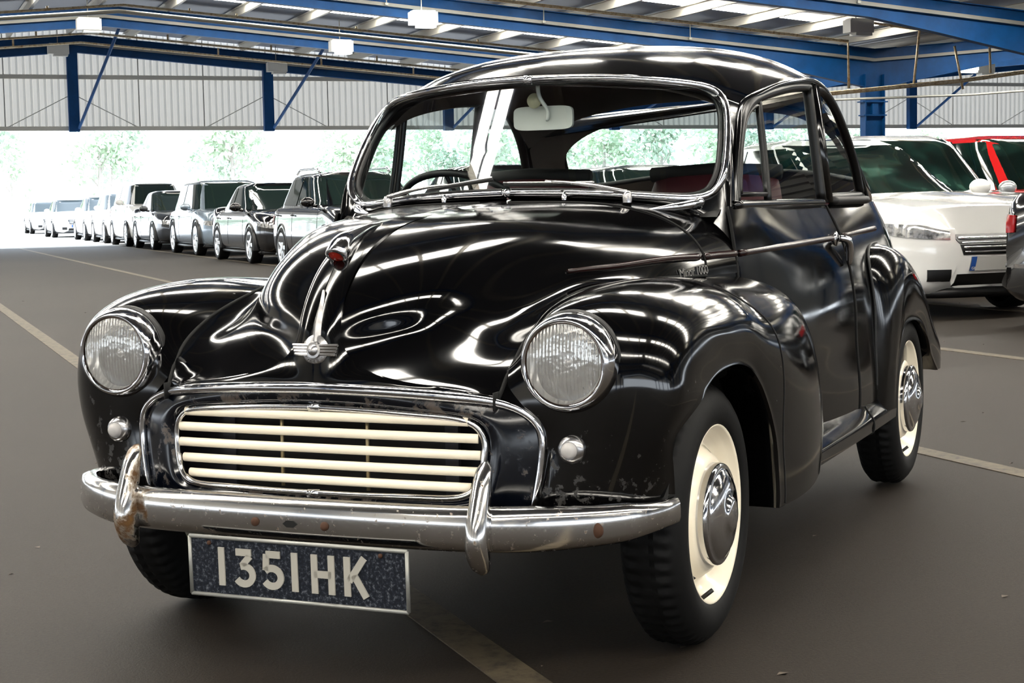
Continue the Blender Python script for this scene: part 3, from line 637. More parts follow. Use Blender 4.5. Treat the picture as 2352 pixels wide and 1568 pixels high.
# -- side window frames
def sidep(x,z,off=0.):
    """point on the tumblehome plane of the side glass"""
    if z<=.955: y=float(side_surf(x,z))
    else:
        yt=np.interp(-x,[.6,1.0,1.5,1.9,2.1],[.528,.535,.547,.556,.59]); yb_=float(side_surf(x,.955)); w=(z-.955)/.35; y=yb_*(1-w)+yt*w
    return (x,y+off,z)
sq=[(-1,-1),(1,-1),(1,1),(-1,1)]
def bar(P,w,t,closed=False):
    return MB().tube(P,1.,4,closed,prof=[(-t,-w),(t,-w),(t,w),(-t,w)],up=None)
def frame_tube(mb,P,r,closed=False): mb.tube(P,r,8,closed)
gl=MB(); 
for s in (1,-1):
    dn=doors[0] if s>0 else doors[1]
    def put(mb,nm,mt,par,**k): return (mb if s>0 else mb.mirror()).build(nm,mt,par,**k)
    put(MB().tube(gut,.0085,8),'rain_gutter',black,car)
    # door window outer frame follows the gutter, set inside it
    top=[sidep(x,z,-.006) for x,z in ((-.655,.962),(-.685,1.03),(-.758,1.15),(-.835,1.212),(-.955,1.245),(-1.14,1.273),(-1.33,1.294),(-1.487,1.302),(-1.487,1.10),(-1.487,.962))]
    P=np.concatenate([spl(top[:8],50),spl(top[7:],12)[1:]])
    put(MB().tube(P,.016,8),'door_window_frame',frame_black,dn)
    put(MB().tube(A([sidep(x,.958,.004) for x in np.linspace(-.62,-1.49,20)]),.012,8),'waist_rail',black,dn)
    put(MB().tube(spl([sidep(-.93,.962,-.004),sidep(-.945,1.10,-.004),sidep(-.95,1.236,-.004)],14),.011,8),'quarter_light_post',frame_black,dn)
    vent=[sidep(x,z,.0) for x,z in ((-.690,.985),(-.705,1.03),(-.775,1.15),(-.86,1.208),(-.925,1.222),(-.920,1.10),(-.908,.985))]
    put(MB().tube(np.concatenate([spl(vent[:5],20),spl(vent[4:],8)[1:],[vent[0]]]),.007,6),'quarter_light_frame',frame_black,dn)
    put(MB().add([vent[0],*vent[1:]],[tuple(range(len(vent)))]),'quarter_light_glass',glass,dn,smooth=False)
    ring=[sidep(x,z,-.006) for x,z in ((-.95,.962),(-1.48,.962),(-1.48,1.295),(-1.33,1.287),(-1.14,1.266),(-.955,1.238))]
    put(MB().add(ring,[tuple(range(6))]),'door_glass',glass,dn,smooth=False)
    # B post, rear quarter window
    put(MB().tube([sidep(-1.525,.955,-.004),sidep(-1.525,1.12,-.004),sidep(-1.525,1.306,-.004)],.024,8),'door_pillar',black,car)
    qf=[sidep(x,z,-.004) for x,z in ((-1.555,.970),(-1.55,1.12),(-1.555,1.300),(-1.66,1.297),(-1.77,1.255),(-1.87,1.18),(-1.95,1.075),(-1.995,.975))]
    P=np.concatenate([spl(qf[:3],8),spl(qf[2:],40)[1:],spl([qf[-1],qf[0]],10)[1:-1]])
    qo=put(MB().tube(P,.015,8,closed=True),'rear_side_window_frame',frame_black,car)
    put(MB().add(qf,[tuple(range(len(qf)))]),'rear_side_glass',glass,car,smooth=False)
    # fill between gutter and quarter window frame (C post face)
    a=spl([gut[k] for k in range(62,90)],30); b=spl([sidep(x,z,-.004) for x,z in ((-1.62,1.302),(-1.68,1.295),(-1.77,1.255),(-1.87,1.18),(-1.95,1.075),(-1.995,.965))],30)
    put(MB().grid(np.stack([a,(a+b)/2+A((0,.004,0)),b],1)),'rear_pillar',black,car)
    put(MB().tube(A([sidep(x,.962,.012) for x in np.linspace(-1.545,-2.02,12)]),.013,8),'rear_window_sill',rubber,car)
# -- rear wings
rw=A([
 [(-1.72,.690,.300),(-1.735,.704,.300),(-1.755,.716,.300),(-1.785,.726,.300),(-1.812,.732,.300),(-1.83,.735,.30)],
 [(-1.72,.695,.400),(-1.735,.711,.400),(-1.757,.724,.400),(-1.787,.733,.400),(-1.815,.738,.400),(-1.838,.737,.40)],
 [(-1.72,.692,.52),(-1.738,.712,.522),(-1.765,.729,.522),(-1.800,.740,.515),(-1.835,.744,.502),(-1.875,.738,.485)],
 [(-1.72,.688,.65),(-1.742,.708,.648),(-1.785,.731,.640),(-1.832,.745,.618),(-1.875,.749,.582),(-1.915,.738,.535)],
 [(-1.725,.672,.76),(-1.757,.697,.755),(-1.815,.726,.735),(-1.872,.746,.696),(-1.925,.751,.640),(-1.975,.738,.565)],
 [(-1.80,.655,.81),(-1.828,.69,.805),(-1.88,.722,.782),(-1.94,.745,.735),(-2.0,.752,.668),(-2.06,.738,.573)],
 [(-1.95,.645,.822),(-1.97,.69,.808),(-2.01,.728,.775),(-2.06,.748,.722),(-2.11,.753,.655),(-2.15,.738,.570)],
 [(-2.15,.625,.795),(-2.165,.675,.775),(-2.195,.716,.735),(-2.225,.742,.682),(-2.25,.751,.622),(-2.27,.738,.548)],
 [(-2.35,.585,.725),(-2.365,.645,.700),(-2.385,.698,.662),(-2.39,.732,.615),(-2.385,.746,.562),(-2.37,.738,.50)],
 [(-2.57,.52,.615),(-2.585,.60,.590),(-2.59,.672,.555),(-2.575,.72,.515),(-2.53,.742,.478),(-2.435,.738,.445)],
 [(-2.72,.47,.505),(-2.74,.565,.48),(-2.74,.655,.455),(-2.71,.716,.43),(-2.64,.738,.412),(-2.50,.735,.405)],
 [(-2.80,.45,.385),(-2.82,.55,.365),(-2.815,.645,.352),(-2.775,.705,.345),(-2.71,.728,.342),(-2.63,.732,.345)]])
RW=surf(rw,90,40); E2=RW[:,-1]; cen=A((-2.184,.75,.29)); rad=(E2-cen)*A((1,0,1)); rad/=np.linalg.norm(rad,axis=1)[:,None]
lip=np.stack([E2,E2-rad*.012+A((0,.002,0)),E2-rad*.016+A((0,-.006,0)),E2-rad*.006+A((0,-.03,0)),E2+A((0,-.12,0))],1)
rwL,rwR=both(MB().grid(RW).grid(lip),'rear_wing',black,car,weld=True,angle=50)
for wq,s in ((rwL,1),(rwR,-1)):
    P=RW[:,0].copy()+A((0,.003,0)); P[:,1]*=s; MB().tube(P[5:70],.005,6).build('wing_piping',rubber,wq)
# tail: boot lid hint and rear bumper
mb=MB().tube(spl([(-2.93,y,.42) if abs(y)<.3 else (-2.93+.30*max(0,(abs(y)-.3)/.42)**2,y,.40) for y in np.linspace(-.70,.70,25)],50),.032,10); mb.build('rear_bumper',chrome_pitted,car)
# -- sill / running board
sx=np.linspace(-.60,-1.92,40)
sec=[]
for x in sx:
    yi=float(side_surf(x,.335)); o=.728-.004*((x+1.2)/.6)**2
    sec.append([(x,yi-.01,.350),(x,yi+.006,.338),(x,yi*.6+o*.4,.326),(x,o-.006,.306),(x,o,.292),(x,o-.003,.262),(x,o-.03,.250),(x,.55,.245)])
sl=both(MB().grid(A(sec)),'sill',black,car,weld=True,angle=45)
for o_,s in zip(sl,(1,-1)):
    k=int(40*.72); P=A(sec[k]); P=spl(P[1:7],20); P[:,1]*=s; MB().tube(P,.0035,6).build('sill_joint',gap_m,o_)
# -- floor pan, inner arches, bulkhead (keep the daylight out of the underside)
mb=MB(); mb.box((-1.35,0,.24),(2.6,1.10,.03)).box((.0,0,.46),(.62,.72,.26)).box((-.46,0,.56),(.03,1.10,.56)).box((-1.2,0,.34),(1.4,1.16,.18)).box((-2.15,0,.42),(.8,.96,.36))
mb.build('underbody',interior,car,smooth=False)
for s in (1,-1):
    for cx,y0,y1 in ((-.005,.38,.70),(-2.184,.50,.70)):
        ia=MB(); A_=[[(cx+.335*math.cos(t),s*y,.29+.335*math.sin(t)) for y in (y0,y1)] for t in np.linspace(.12,PI-.05,24)]
        ia.grid(A_); ia.add([(cx+.335*math.cos(t),s*y0,.29+.335*math.sin(t)) for t in np.linspace(.12,PI-.05,24)],[tuple(range(24))]); ia.build('inner_arch',interior,car)
# -- front panel with the grille
outer=spl([(.520,0,.6045),(.519,.10,.6025),(.512,.20,.599),(.492,.32,.590),(.464,.395,.578),(.451,.440,.562),(.444,.472,.535),(.443,.482,.500),(.447,.477,.435),(.453,.463,.360)],70)
innr=spl([(.508,0,.563),(.506,.12,.560),(.498,.24,.553),(.486,.32,.545),(.477,.352,.531),(.473,.368,.505),(.477,.366,.450),(.484,.352,.408),(.492,.326,.390),(.508,.24,.386),(.518,.12,.385),(.522,0,.385)],70)
oc=np.concatenate([outer,(outer*A((1,-1,1)))[:0:-1]],0)
pan=spl([tuple(p) for p in outer[::6]]+[(.480,.40,.345),(.505,.25,.338),(.520,.1,.335),(.523,0,.335)],70)
bev=innr+(innr-A((.5,0,.47)))*A((0,.06,.12))+A((.004,0,0))
g=surf(np.stack([pan+A((-.004,0,0)),pan*.45+bev*.55+A((.002,0,0)),bev,innr+A((-.012,0,0))]),14,70)
mb=MB().grid(g); mb.grid(g*A((1,-1,1)),flip=True); fp=mb.build('grille_panel',worn,car,weld=True)
mb=MB(); k=int(70*.52)
hwd=np.interp(np.arange(70),[0,k-6,k+4,69],[1.45,1.3,1.0,.85])
O=np.concatenate([(outer*A((1,-1,1)))[:0:-1],outer],0); R_=np.concatenate([hwd[:0:-1],hwd])
mb.tube(O+A((.002,0,0)),.0085*R_,10); fr=mb.build('grille_outer_frame',chrome,fp)
for s in (1,-1): MB().box((.466,s*.394,.582),(.03,.0035,.036)).build('frame_joint',gap_m,fr)
I_=np.concatenate([innr,(innr*A((1,-1,1)))[-2:0:-1]],0)
fi=MB().tube(I_,.0072,10,closed=True).build('grille_inner_frame',chrome_pitted,fp)
MB().tube([(.509,-.013,.5635),(.509,.013,.5635)],.0095,10).build('joint_clip',chrome,fi); MB().tube([(.522,-.013,.385),(.522,.013,.385)],.009,10).build('joint_clip',chrome,fi)
for k,z in enumerate((.5405,.5065,.4725,.4385,.4055)):
    hw=[.338,.357,.360,.353,.338][k]
    P=[(.500-.030*(abs(y)/.36)**2.2+.008*(1-k/4.),y,z+.004*(1-(y/.36)**2)) for y in np.linspace(-hw,hw,31)]
    MB().tube(P,1.,8,prof=[(.0085*math.sin(a)*(.8),.0098*math.cos(a)) for a in np.linspace(0,2*PI,12,endpoint=False)],up=(0,0,1)).build('grille_bar',cream,fp)
for y in (-.092,.112):
    MB().tube([(.492,y,.392),(.490,y,.562)],.0045,6).build('grille_rod',brass,fp)
rd=MB().box((.40,0,.47),(.03,.52,.22)); rd.build('radiator',radiator_m,car,smooth=False)
mb=MB()
for y in (-.27,.27): mb.box((.415,y,.47),(.012,.03,.22))
mb.box((.36,0,.47),(.02,.90,.30)); mb.build('radiator_surround',M('radiator_side',(.02,.02,.028),.5),car,smooth=False)
# -- headlamps and side lamps
for s in (1,-1):
    cy=.5385*s
    h=thing('h','x','x') if False else None
    rim=MB().lathe([(.0815,.030),(.085,.033),(.0895,.031),(.0935,.024),(.0985,.012),(.1005,-.002),(.100,-.014),(.097,-.030)],(.436,cy,.659),'x',56)
    lampo=rim.build('headlamp_rim',chrome,car,label='round chrome headlamp rim')
    MB().lathe([(.083,.026),(.0835,.0275),(.0800,.029)],(.436,cy,.659),'x',48).build('rim_seal',rust_m,lampo)
    MB().lathe([(.0,.037),(.02,.0365),(.04,.035),(.06,.032),(.075,.0285),(.0815,.026)],(.436,cy,.659),'x',48).build('headlamp_lens',lens_glass,lampo)
    MB().lathe([(.0815,.022),(.075,.008),(.06,-.012),(.04,-.028),(.02,-.036),(.0,-.038)],(.436,cy,.659),'x',48).build('headlamp_reflector',reflector,lampo)
    MB().sphere((.436,cy,.659),.012,12,8).lathe([(.018,-.03),(.018,-.005),(.010,-.004)],(.436,cy,.659),'x',16).build('headlamp_bulb',dull_chrome,lampo)
    MB().lathe([(.101,-.035),(.104,-.030),(.104,-.018),(.1005,-.014)],(.436,cy,.659),'x',56).build('headlamp_gasket',rubber,lampo)
    sl_=MB().lathe([(.0285,-.004),(.0285,.002),(.0265,.009),(.0185,.016),(.0165,.0155)],(.445,.5455*s,.488),'x',32).build('side_lamp_rim',dull_chrome,car,label='small round side lamp below the headlamp')
    MB().lathe([(.0168,.015),(.0160,.021),(.012,.0265),(.006,.0288),(0,.0292)],(.445,.5455*s,.488),'x',24).build('side_lamp_lens',lens_white,sl_)
# -- badge, mascot
def px_badge():
    b=MB(); n=28; BO=.0052
    # spire
    tip=(.468,0,.803)
    L=[(-.012,.700,.488),(-.010,.715,.4865),(0,.800,.468),(.010,.715,.4865),(.012,.700,.488)]
    rows=[]
    for w in np.linspace(0,1,10):
        z=.695+.108*w; x=BO+float(np.interp(z,[.69,.735,.785,.81],[.4895,.4805,.4575,.445])); h=.0125*(1-w)**.8+.0012
        rows.append([(x+.001,-h,z),(x+.005,-h*.55,z),(x+.0095,0,z),(x+.005,h*.55,z),(x+.001,h,z)])
    b.grid(rows)
    # disc behind the wings
    rx=lambda z: BO+float(np.interp(z,[.655,.70,.735],[.4945,.4885,.4815]))
    c=(0,.681)
    A_=[]
    for r,d in ((0,.006),(.026,.006),(.0305,.004),(.032,-.004)):
        A_.append([(rx(c[1]+r*math.sin(t))+d,r*math.cos(t),c[1]+r*math.sin(t)) for t in np.linspace(0,2*PI,33)])
    b.grid(A_)
    for k in range(4):
        z=.6905-.0062*k; hw=.053-.002*k
        b.tube([(rx(z)+.004,-hw,z),(rx(z)+.009,-hw*.5,z),(rx(z)+.010,0,z),(rx(z)+.009,hw*.5,z),(rx(z)+.004,hw,z)],.0034,6)
    A_=[]
    for r,d in ((0,.019),(.006,.0185),(.0105,.016),(.0115,.0135),(.0165,.013),(.0175,.010),(.0178,.002)):
        A_.append([(rx(c[1]+r*math.sin(t))+d,r*math.cos(t),c[1]+r*math.sin(t)) for t in np.linspace(0,2*PI,29)])
    b.grid(A_)
    return b
badge=px_badge().build('bonnet_badge',dull_chrome,bonnet,label='winged chrome badge with a spire',angle=40)
def text(body,size,name,mat,parent,M4,ext=.001,spacing=1.,bold=0.):
    cu=bpy.data.curves.new(name,'FONT'); cu.body=body; cu.size=size; cu.extrude=ext; cu.align_x='CENTER'; cu.space_character=spacing; cu.offset=bold; cu.resolution_u=3
    tmp=bpy.data.objects.new('tmp',cu); COL.objects.link(tmp); dg=bpy.context.evaluated_depsgraph_get(); me=bpy.data.meshes.new_from_object(tmp.evaluated_get(dg)); 
    bpy.data.objects.remove(tmp); bpy.data.curves.remove(cu)
    me.transform(M4); o=obj(name,me,None,parent,smooth=False); me.materials.clear(); me.materials.append(mat); return o
for ch,a in zip('MORRIS',np.radians([-142,-120,-98,-80,-60,-40])):
    y,z=.0245*math.cos(a),.681+.0245*math.sin(a); x=.5045 if z>.665 else .5055
    # letters read outward from the disc's centre, upright at the bottom
    up=Vector((0,-math.cos(a),-math.sin(a))); rt=Vector((0,-math.sin(a),math.cos(a))); nn=Vector((1,0,0))
    rot=Matrix(((nn.x*0+rt.x,up.x,nn.x,0),(rt.y,up.y,nn.y,0),(rt.z,up.z,nn.z,0),(0,0,0,1)))
    text(ch,.0075,'badge_letter',M('badge_letter_grey',(.2,.2,.2),.4,.8) if 'badge_letter_grey' not in bpy.data.materials else bpy.data.materials['badge_letter_grey'],badge,Matrix.Translation((x,y,z))@rot@Matrix.Translation((0,-.0025,0)),.0008)  # raised letters all share one plain grey metal
mas=MB(); P=spl([(.402,0,.872),(.380,0,.892),(.335,0,.908),(.27,0,.925),(.20,0,.936)],24)
mas.tube(P,np.interp(np.linspace(0,1,24),[0,.12,.3,.6,1],[.024,.025,.021,.012,.003]),16)
mo=mas.build('bonnet_mascot',chrome,bonnet,label='chrome teardrop nose ornament with red centre')
T=(P[0]-P[1]); T/=np.linalg.norm(T); q_=Vector(T).to_track_quat('Z','Y').to_matrix()
def disc_at(c,prof,mat,name,par,n=24):
    m=MB().lathe(prof,(0,0,0),'z',n); m.v=[tuple(q_@Vector(p)+Vector(c)) for p in m.v]; return m.build(name,mat,par)
disc_at(P[0],[(.0245,-.004),(.024,.003),(.018,.006),(.0165,.004)],chrome,'mascot_ring',mo); disc_at(P[0],[(.0168,.003),(.010,.0065),(0,.0075)],red_enamel,'mascot_boss',mo)
# small script on the side of the scuttle
side_n=Vector((.18,.97,.12)).normalized(); rt=Vector((-1,.20,.02)).normalized(); up_=side_n.cross(rt).normalized()
if up_.z<0: up_=-up_
def script(s):
    h=bt.find_nearest(Vector((-.355,.56,.803))); c=h[0]; n=h[1]; n=n if n.y>0 else -n
    tang=Vector((-1,0,.0)); tang=(tang-n*tang.dot(n)).normalized(); up=n.cross(tang); up=up if up.z>0 else -up
    # reads from the front of the car rearward on this side
    R=Matrix(((tang.x,up.x,n.x,c.x+n.x*.002),(tang.y,up.y,n.y,c.y+n.y*.002),(tang.z,up.z,n.z,c.z+n.z*.002),(0,0,0,1)))
    o=text('Minor 1000',.030,'model_script',dull_chrome,bonnet,R@Matrix.Translation((0,-.008,0)),.0015,.95)
    return o
script(1)
# -- front bumper, overriders
def bump_path(n=70):
    pts=[]
    for y in np.linspace(-.70,.70,n):
        a=abs(y); x=.603-.02*(a/.42)**2 if a<.42 else .583-.02*((a-.42)/.1)-.95*(a-.42)**2*1.9
        pts.append((x,y,.330))
    return A(pts)
BP=spl([(.604,0,.344),(.602,.15,.344),(.596,.30,.344),(.580,.42,.344),(.540,.53,.345),(.474,.622,.346),(.392,.682,.347),(.322,.705,.348),(.285,.709,.348)],60)
BP=np.concatenate([(BP*A((1,-1,1)))[:0:-1],BP])
prof=[(-.030,.040),(-.012,.0455),(.004,.040),(.010,.026),(.0115,.006),(.0115,-.022),(.007,-.036),(-.004,-.044),(-.026,-.044),(-.028,-.038),(-.006,-.036),(.002,-.022),(.004,.008),(.002,.024),(-.004,.034),(-.030,.034)]
bsc=np.interp(np.abs(BP[:,1]),[0,.5,.66,.703],[1,1,.85,.62]); bmp=MB().tube(BP,bsc,8,prof=[(a,b) for a,b in prof],up=(0,0,1)).build('front_bumper',chrome_pitted,car,angle=60)
for s in (1,-1):
    ov=MB(); rows=[]
    P=spl([(.600,.4125*s,.258),(.612,.4125*s,.275),(.624,.4125*s,.315),(.622,.4125*s,.355),(.606,.4125*s,.41),(.588,.4125*s,.455),(.574,.4125*s,.476)],26)
    wd=np.interp(np.linspace(0,1,26),[0,.06,.2,.4,.6,.8,.94,1],[.004,.017,.0235,.0235,.021,.018,.015,.004])
    dp=np.interp(np.linspace(0,1,26),[0,.1,.3,.5,.8,1],[.008,.022,.040,.036,.026,.008])
    for p,w,d in zip(P,wd,dp):
        rows.append([(p[0]+(math.cos(t)*d if math.cos(t)<0 else math.cos(t)*d*.55)-.012,p[1]+math.sin(t)*w,p[2]) for t in np.linspace(0,2*PI,20,endpoint=False)])
    ov.grid(rows,closed_v=True); ov.build('overrider',chrome_pitted if s>0 else chrome_rusty,bmp,label='overrider with orange rust' if s<0 else None)
for y,z in ((-.085,.338),(.078,.338)): MB().sphere((.616,y,z),.0095,12,8,(.6,1,1)).build('bumper_bolt',rust_m,bmp)
MB().sphere((.492,.612,.340),.016,12,8,(.5,1,1)).build('rusty_bolt_head',rust_m,bmp)
MB().prism([(-.017,.0),(-.008,.007),(.008,.007),(.017,0),(.008,-.007),(-.008,-.007)],0,.002,lambda a,b,c_:(.6150+c_,a-.002,.338+b)).build('starter_handle_hole',gap_m,bmp,smooth=False)
# -- number plate
PX=.632
def pl(a,b,c_=0): return (PX+c_+.045*(b-.30)*.5,a+.018,b)
w2=.253; zb_,zt=.182,.303
pm=MB().prism([(-w2,zb_),(w2,zb_),(w2,zt),(-w2,zt)],-.006,.0,pl); npl=pm.build('number_plate',plate_black,car,smooth=False,label='black number plate reading 1351 HK')
mb=MB(); c_=[pl(a,b,.001) for a,b in ((-w2+.004,zb_+.004),(w2-.004,zb_+.004),(w2-.004,zt-.004),(-w2+.004,zt-.004))]
rr=[]
for (a,b),(a2,b2) in zip([(-w2,zb_),(w2,zb_),(w2,zt),(-w2,zt)],[(w2,zb_),(w2,zt),(-w2,zt),(-w2,zb_)]): mb.tube([pl(a,b,.0),pl(a2,b2,.0)],.0042,8)
mb.build('plate_rim',plate_edge,npl)
def stroke(P,w,closed=False):
    P=[Vector((a,b)) for a,b in P]; L=[];R=[]
    for i,p in enumerate(P):
        d0=(P[i]-P[i-1]).normalized() if i>0 else (P[1]-P[0]).normalized(); d1=(P[i+1]-P[i]).normalized() if i<len(P)-1 else d0
        t=(d0+d1); t=t.normalized() if t.length>1e-6 else d0; n=Vector((-t.y,t.x)); k=w/2/max(.45,n.dot(Vector((-d0.y,d0.x))))
        L.append(p+n*k);R.append(p-n*k)
    return [tuple(q) for q in L]+[tuple(q) for q in R[::-1]]
def arc(cx,cy,rx,ry,a0,a1,n=16): return [(cx+rx*math.cos(math.radians(a)),cy+ry*math.sin(math.radians(a))) for a in np.linspace(a0,a1,n)]
H_=.0795; sw=.0145
glyph={'1':[[(0,0),(0,H_)]],
 '3':[[(-.019,H_-sw/2),(.0175,H_-sw/2)],[(.014,H_-sw),(-.004,.0455)],arc(-.001,.0255,.0205,.0185,112,-148,20)],
 '5':[[(-.014,H_-sw/2),(.019,H_-sw/2)],[(-.0135,H_-sw/2),(-.0155,.039)],arc(-.001,.0255,.0205,.0185,140,-148,22)],
 'H':[[(-.0195,0),(-.0195,H_)],[(.0195,0),(.0195,H_)],[(-.0195,H_*.5),(.0195,H_*.5)]],
 'K':[[(-.0195,0),(-.0195,H_)],[(-.015,.031),(.0195,H_)],[(-.004,.044),(.0225,0)]]}
for ch,xc in zip('1351HK',(-.176,-.1215,-.0545,-.002,.0635,.1385)):
    mb=MB()
    for P in glyph[ch]:
        st=stroke(P,sw); n=len(st)//2
        for i in range(n-1):
            quad=[st[i],st[i+1],st[2*n-2-i],st[2*n-1-i]]
            mb.prism(quad[::-1],0,.003,lambda a,b,c2:pl(a+xc,b+.204,c2))
    mb.build('plate_character',plate_grey,npl,smooth=False)
for y in (-.205,.195): MB().sphere(pl(y,.291,.001),.005,10,6).build('plate_screw',rust_m,npl)
# -- wheels
def wheel(x,y0,sgn,hub):
    t=[]
    ny=120
    rnd=random.Random(3)
    prof=[(.185,-.012),(.196,.004),(.21,.0105),(.232,.013),(.252,.008),(.266,-.001),(.276,-.010),(.2835,-.020),(.2865,-.028),(.288,-.040),(.2885,-.053),(.288,-.068),(.288,-.083),(.2865,-.095),(.2835,-.104),(.266,-.120),(.232,-.132),(.196,-.125),(.185,-.115)]
    Ag=[]
    for k in range(ny*2):
        a=2*PI*k/(ny*2); row=[]
        for i,(r,h) in enumerate(prof):
            rr=r
            if i in (7,8,13,14) and k%4<2: rr-=.006
            if i in (10,12) : rr-=.004+(.002 if k%4<2 else 0)
            row.append((x+rr*math.cos(a),y0+sgn*h,hub+max(-hub+.0005,rr*math.sin(a)) if rr*math.sin(a)<-hub else hub+rr*math.sin(a)))
        Ag.append(row)
    mb=MB().grid(Ag,closed_u=True); ty=mb.build('wheel',tyre_m,car,label='wheel with black tyre and cream steel disc',angle=35)
    def lat(p,n=56):
        m=MB(); Ar=[[(x+r*math.cos(2*PI*k/n),y0+sgn*h,hub+r*math.sin(2*PI*k/n)) for r,h in p] for k in range(n)]; return m.grid(Ar,closed_u=True)
    rim=lat([(.186,-.030),(.197,-.006),(.1985,.002),(.195,.005),(.190,.000),(.186,-.010),(.181,-.014),(.170,-.026),(.160,-.040),(.150,-.040),(.140,-.026),(.128,-.010),(.118,-.004),(.105,-.008),(.05,-.01)]).build('wheel_disc',cream,ty)
    sl=MB()
    for a in np.radians([25,115,205,295]):
        A_=[[(x+r*math.cos(a+d),y0+sgn*h,hub+r*math.sin(a+d)) for r,h in ((.1425,-.0272),(.1525,-.0385))] for d in np.linspace(-.12,.12,8)]
        sl.grid(A_)
    sl.build('disc_slot',gap_m,rim)
    cap=lat([(.1125,-.014),(.1120,.004),(.1135,.012),(.110,.018),(.106,.020),(.102,.018),(.097,.023),(.082,.031),(.060,.0375),(.040,.0405),(.037,.044),(.030,.047),(.015,.049),(0,.0495)],48).build('hub_cap',chrome,ty)
    R=Matrix(((-sgn,0,0,x),(0,0,sgn,y0+sgn*.0488),(0,1,0,hub),(0,0,0,1)))
    text('M',.040,'hub_letter',dull_chrome,cap,R@Matrix.Translation((0,-.014,0)),.0012)
    a=math.radians(-72); MB().tube([(x+.186*math.cos(a),y0-sgn*.012,hub+.186*math.sin(a)),(x+.165*math.cos(a),y0+sgn*.012,hub+.165*math.sin(a))],.005,8).build('tyre_valve',rubber,rim)
for x,y,hb in ((0,.697,.289),(-2.184,.706,.290)):
    for s in (1,-1): wheel(x,y*s,s,hb)
# -- wipers, washer jets, chrome finials beside the windscreen
for s,Pv,el,tp in ((1,(-.462,.338,.990),None,(-.485,.02,1.022)),(-1,(-.462,-.338,.990),None,(-.480,-.02,1.030))):
    pass
def wiper(piv,end,b0,b1):
    m=MB(); m.lathe([(.012,-.015),(.012,.006),(.009,.013),(0,.015)],piv,'z',16)
    m.tube(spl([(piv[0]+.003,piv[1],piv[2]+.010),((piv[0]+end[0])/2+.012,(piv[1]+end[1])/2,(piv[2]+end[2])/2+.012),end],10),[.007,.0065,.006,.0055,.005,.0045,.004,.004,.004,.004],8)
    w=m.build('wiper',dull_chrome,car)
    m=MB(); P=spl([b0,((b0[0]+b1[0])/2+.004,(b0[1]+b1[1])/2,(b0[2]+b1[2])/2),b1],14); m.tube(P,.0055,6); m.build('wiper_blade',rubber,w)
    m=MB(); m.tube(P+A((.004,0,.005)),.0032,6); m.build('blade_back',dull_chrome,w)
wiper((-.462,.338,.985),(-.493,.105,1.028),(-.507,.235,1.018),(-.478,-.005,1.022))
wiper((-.462,-.338,.985),(-.492,-.145,1.026),(-.497,-.235,1.012),(-.474,.00-.035,1.036))
for y in (.165,-.175): MB().lathe([(.007,0),(.007,.010),(.004,.014),(.004,.020),(0,.021)],(-.470,y,.980),'z',12).build('washer_jet',chrome,car)
for s in (1,-1):
    mb=MB(); P=spl([(-.465,.395*s,.952),(-.505,.44*s,.956),(-.545,.475*s,.962),(-.57,.492*s,.968)],16)
    mb.tube(P,np.interp(np.linspace(0,1,16),[0,.4,.8,1],[.002,.010,.012,.009]),10); mb.sphere(P[-1],.013,12,8,(1,1,.9)); mb.build('windscreen_finial',chrome,car)
# -- inside: mirror, steering wheel, seats, dashboard
mir=MB(); P=[]
for t in np.linspace(0,2*PI,28,endpoint=False):
    c0,s0=math.cos(t),math.sin(t); P.append((.088*math.copysign(abs(c0)**.35,c0),.0325*math.copysign(abs(s0)**.35,s0)))
mir.prism(P,-.006,.006,lambda a,b,c2:(-.765+c2+.02*a,a-.012,1.204+b)); mo=mir.build('rear_view_mirror',white_plastic,car,angle=50,label='cream-white back of the interior mirror')
MB().tube(spl([(-.755,.005,1.209),(-.735,.011,1.199),(-.735,.013,1.219),(-.725,.003,1.244),(-.722,-.007,1.266),(-.712,-.005,1.289)],20),.0055,8).build('mirror_stem',white_plastic,mo)
MB().lathe([(.021,-.002),(.019,.004),(.011,.003),(.009,.006),(0,.007)],(-.735,-.027,1.250),'x',24).build('hanging_disc',cream_disc,mo)
sw_c=A((-.95,-.33,.935)); ax=Vector((-.62,0,.78)).normalized(); u1=Vector((0,1,0)); u2=ax.cross(u1)
ring=[tuple(Vector(sw_c)+.205*(math.cos(t)*u1+math.sin(t)*u2)) for t in np.linspace(0,2*PI,64,endpoint=False)]
st=MB().tube(ring,.0105,8,closed=True).build('steering_wheel',rubber,car)
mb=MB(); mb.sphere(sw_c,.035,12,8); mb.tube([tuple(sw_c),(-.55,-.33,.60)],.02,8)
for t in (.3,PI-.3,-PI/2): mb.tube([tuple(sw_c),tuple(Vector(sw_c)+.2*(math.cos(t)*u1+math.sin(t)*u2))],.006,6)
mb.build('steering_spokes',rubber,st)
mb=MB().grid(surf([[(-.56,y,.93),(-.62,y,.955),(-.70,y,.94),(-.72,y,.80),(-.70,y,.62)] for y in np.linspace(-.54,.54,9)],20,16)); mb.build('dashboard',interior,car)
